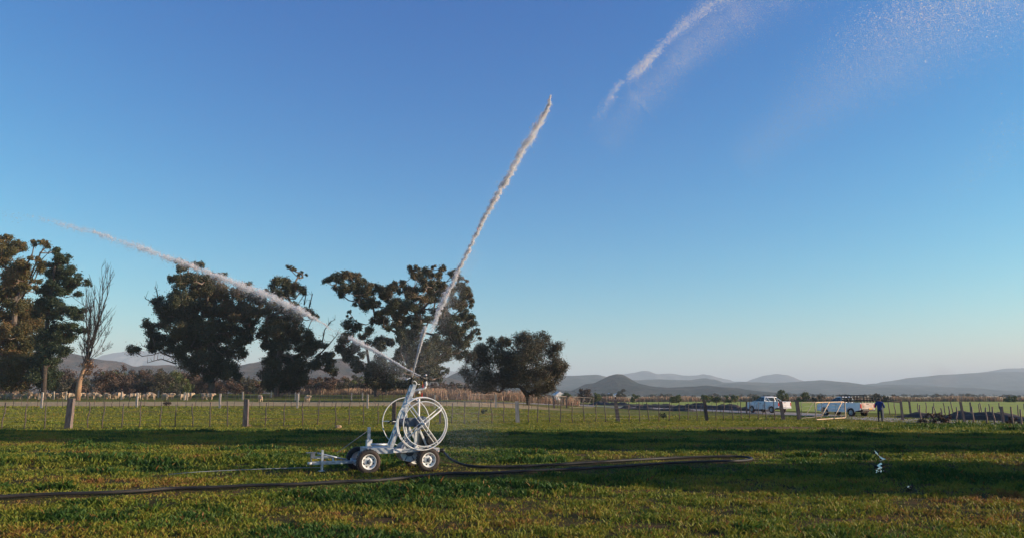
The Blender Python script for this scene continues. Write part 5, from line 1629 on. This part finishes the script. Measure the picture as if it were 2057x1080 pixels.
        for s in (-1, 1): b.tube([(-.67, s * .64, 1.60), (-1.25, s * .78, 1.22)], .035, 7)
        part(b, 'roll_bar', M['truck'], root)
    return root


q = G(1556, 829)
ctr = np.array([q[0] - .35, q[1] + 1.0, float(terr(q[0], q[1])) + .03])
pickup('clean white pickup with a white roll bar, parked left on the dirt road', ctr, (-.40, .92), M['truck'], False, 1.0)
q = G(1712, 836)
ctr = np.array([q[0] - .05, q[1] + 1.3, float(terr(q[0], q[1])) + .03])
pickup('old white pickup with a dark cattle rack and a dusty brown tailgate', ctr, (-.40, .92), M['dirty'], True, 1.0)


# ---------------------------------------------------------------- person at the roadside
def person():
    q = G(1769, 847)
    root = empty('person', q, R(58), label='person in a blue jacket and dark trousers standing at the roadside fence', cat='person')
    # faces local +x ; local y to the left
    v, e, r = [], [], []

    def add(p, rad, link=None):
        v.append(p); r.append(rad)
        if link is not None: e.append((link, len(v) - 1))
        return len(v) - 1
    pel = add((0, 0, .90), .155)
    wa = add((.0, 0, 1.06), .135, pel); ch = add((.0, 0, 1.26), .16, wa); sh_ = add((0, 0, 1.40), .12, ch)
    nk = add((.015, 0, 1.47), .055, sh_); h1 = add((.03, 0, 1.56), .085, nk); h2 = add((.03, 0, 1.64), .09, h1); h3 = add((.02, 0, 1.70), .06, h2)
    ns = add((.135, 0, 1.585), .018, h1); ch_ = add((.10, 0, 1.525), .04, h1)
    for s in (-1, 1):
        er = add((.02, s * .095, 1.59), .02, h1)
    hands = []
    for s, el, wr, hd in ((1, (.03, .30, 1.12), (.24, .26, 1.06), (.32, .23, 1.07)), (-1, (-.02, -.30, 1.12), (.20, -.28, 1.02), (.28, -.26, 1.02))):
        a = add((0, s * .19, 1.38), .075, sh_); el_ = add(el, .052, a); w_ = add(wr, .036, el_); p_ = add(hd, .038, w_)
        d = np.array(hd) - np.array(wr); d /= np.linalg.norm(d)
        for k, L in enumerate((.075, .085, .08, .062)):
            off = np.array([0, (k - 1.5) * .021, 0]); b0 = np.array(hd) + off + d * .03
            k1 = add(tuple(b0 + d * L * .5), .010, p_); add(tuple(b0 + d * L * .85 + [0, 0, -.03]), .008, k1)
        t1 = add(tuple(np.array(hd) + [.0, -s * .045, .01]), .012, p_); add(tuple(np.array(hd) + d * .045 + [0, -s * .055, .0]), .010, t1)
    for s, dx in ((1, .05), (-1, -.04)):
        hp = add((0, s * .09, .84), .105, pel); kn = add((.02 + dx * .5, s * .11, .47), .072, hp); an = add((dx - .01, s * .12, .09), .048, kn)
        hl = add((dx - .03, s * .12, .04), .045, an); to = add((dx + .15, s * .13, .035), .040, an)
    me = skin_mesh('body', v, e, r, 1)
    sk = mat('skin', (.30, .17, .11), rough=.6); tr_ = mat('dark_trousers', (.022, .026, .042), (.03, .033, .05), rough=.9, scale=8); jk = mat('blue_jacket', (.018, .045, .22), (.012, .032, .16), rough=.85, scale=6, bump=.3); hr = mat('knitted_cap', (.07, .06, .05), rough=1); bt = mat('boots', (.02, .018, .016), rough=.7)
    for m in (sk, tr_, bt): me.materials.append(m)
    for p in me.polygons:
        z = p.center.z
        p.material_index = 0 if z > .98 else (2 if z < .11 else 1)
    body = link_mesh('body', me, None, root)
    # jacket: a loose shell over trunk and arms
    v2, e2, r2 = [], [], []
    v, e, r = v2, e2, r2
    def add2(p, rad, link=None):
        v2.append(p); r2.append(rad)
        if link is not None: e2.append((link, len(v2) - 1))
        return len(v2) - 1
    a0 = add2((0, 0, .80), .19); a1 = add2((0, 0, 1.0), .175, a0); a2 = add2((0, 0, 1.26), .185, a1); a3 = add2((0, 0, 1.40), .145, a2); a4 = add2((.01, 0, 1.475), .085, a3)
    for s, el, wr in ((1, (.03, .30, 1.12), (.21, .265, 1.065)), (-1, (-.02, -.30, 1.12), (.17, -.283, 1.03))):
        b0 = add2((0, s * .19, 1.385), .095, a3); b1 = add2(el, .074, b0); add2(wr, .056, b1)
    link_mesh('jacket', skin_mesh('jacket', v2, e2, r2, 1), jk, root)
    b = MB(); b.lathe([(.0, .112), (.03, .116), (.08, .105), (.125, .065), (.14, 0)], (.025, 0, 1.60), 'z', 18); b.lathe([(-.012, .113), (-.012, .120), (.028, .122), (.03, .112)], (.025, 0, 1.60), 'z', 18); b.build('cap', hr, root)
    # face: eyes and mouth
    for s in (-1, 1):
        b = MB(); b.lathe([(-.006, 0), (0, .010), (.006, 0)], (.118, s * .035, 1.612), 'x', 8); b.build('eye', M['dark'], root)
    b = MB(); b.box((.128, 0, 1.540), (.010, .045, .008)); b.build('mouth', mat('lips', (.22, .09, .07), rough=.6), root)
    return root


person()

# smoke of a distant fire on the right
def smoke():
    m = bpy.data.materials.new('smoke'); m.use_nodes = True
    t = m.node_tree; t.nodes.remove(t.nodes['Principled BSDF'])
    v = t.nodes.new('ShaderNodeVolumePrincipled'); v.inputs['Color'].default_value = (.55, .47, .47, 1); v.inputs['Density'].default_value = .0030
    t.links.new(v.outputs[0], t.nodes['Material Output'].inputs['Volume'])
    b = MB(); Y = 1500
    c = [P(1915, 788, Y), P(1908, 776, Y), P(1900, 765, Y), P(1893, 752, Y), P(1880, 742, Y), P(1868, 734, Y)]
    b.tube(c, [6, 16, 24, 22, 15, 5], 14)
    o = b.build('smoke', m); tag(o, kind='stuff')
    s = o.modifiers.new('s', 'SUBSURF'); s.levels = 1; s.render_levels = 1


smoke()
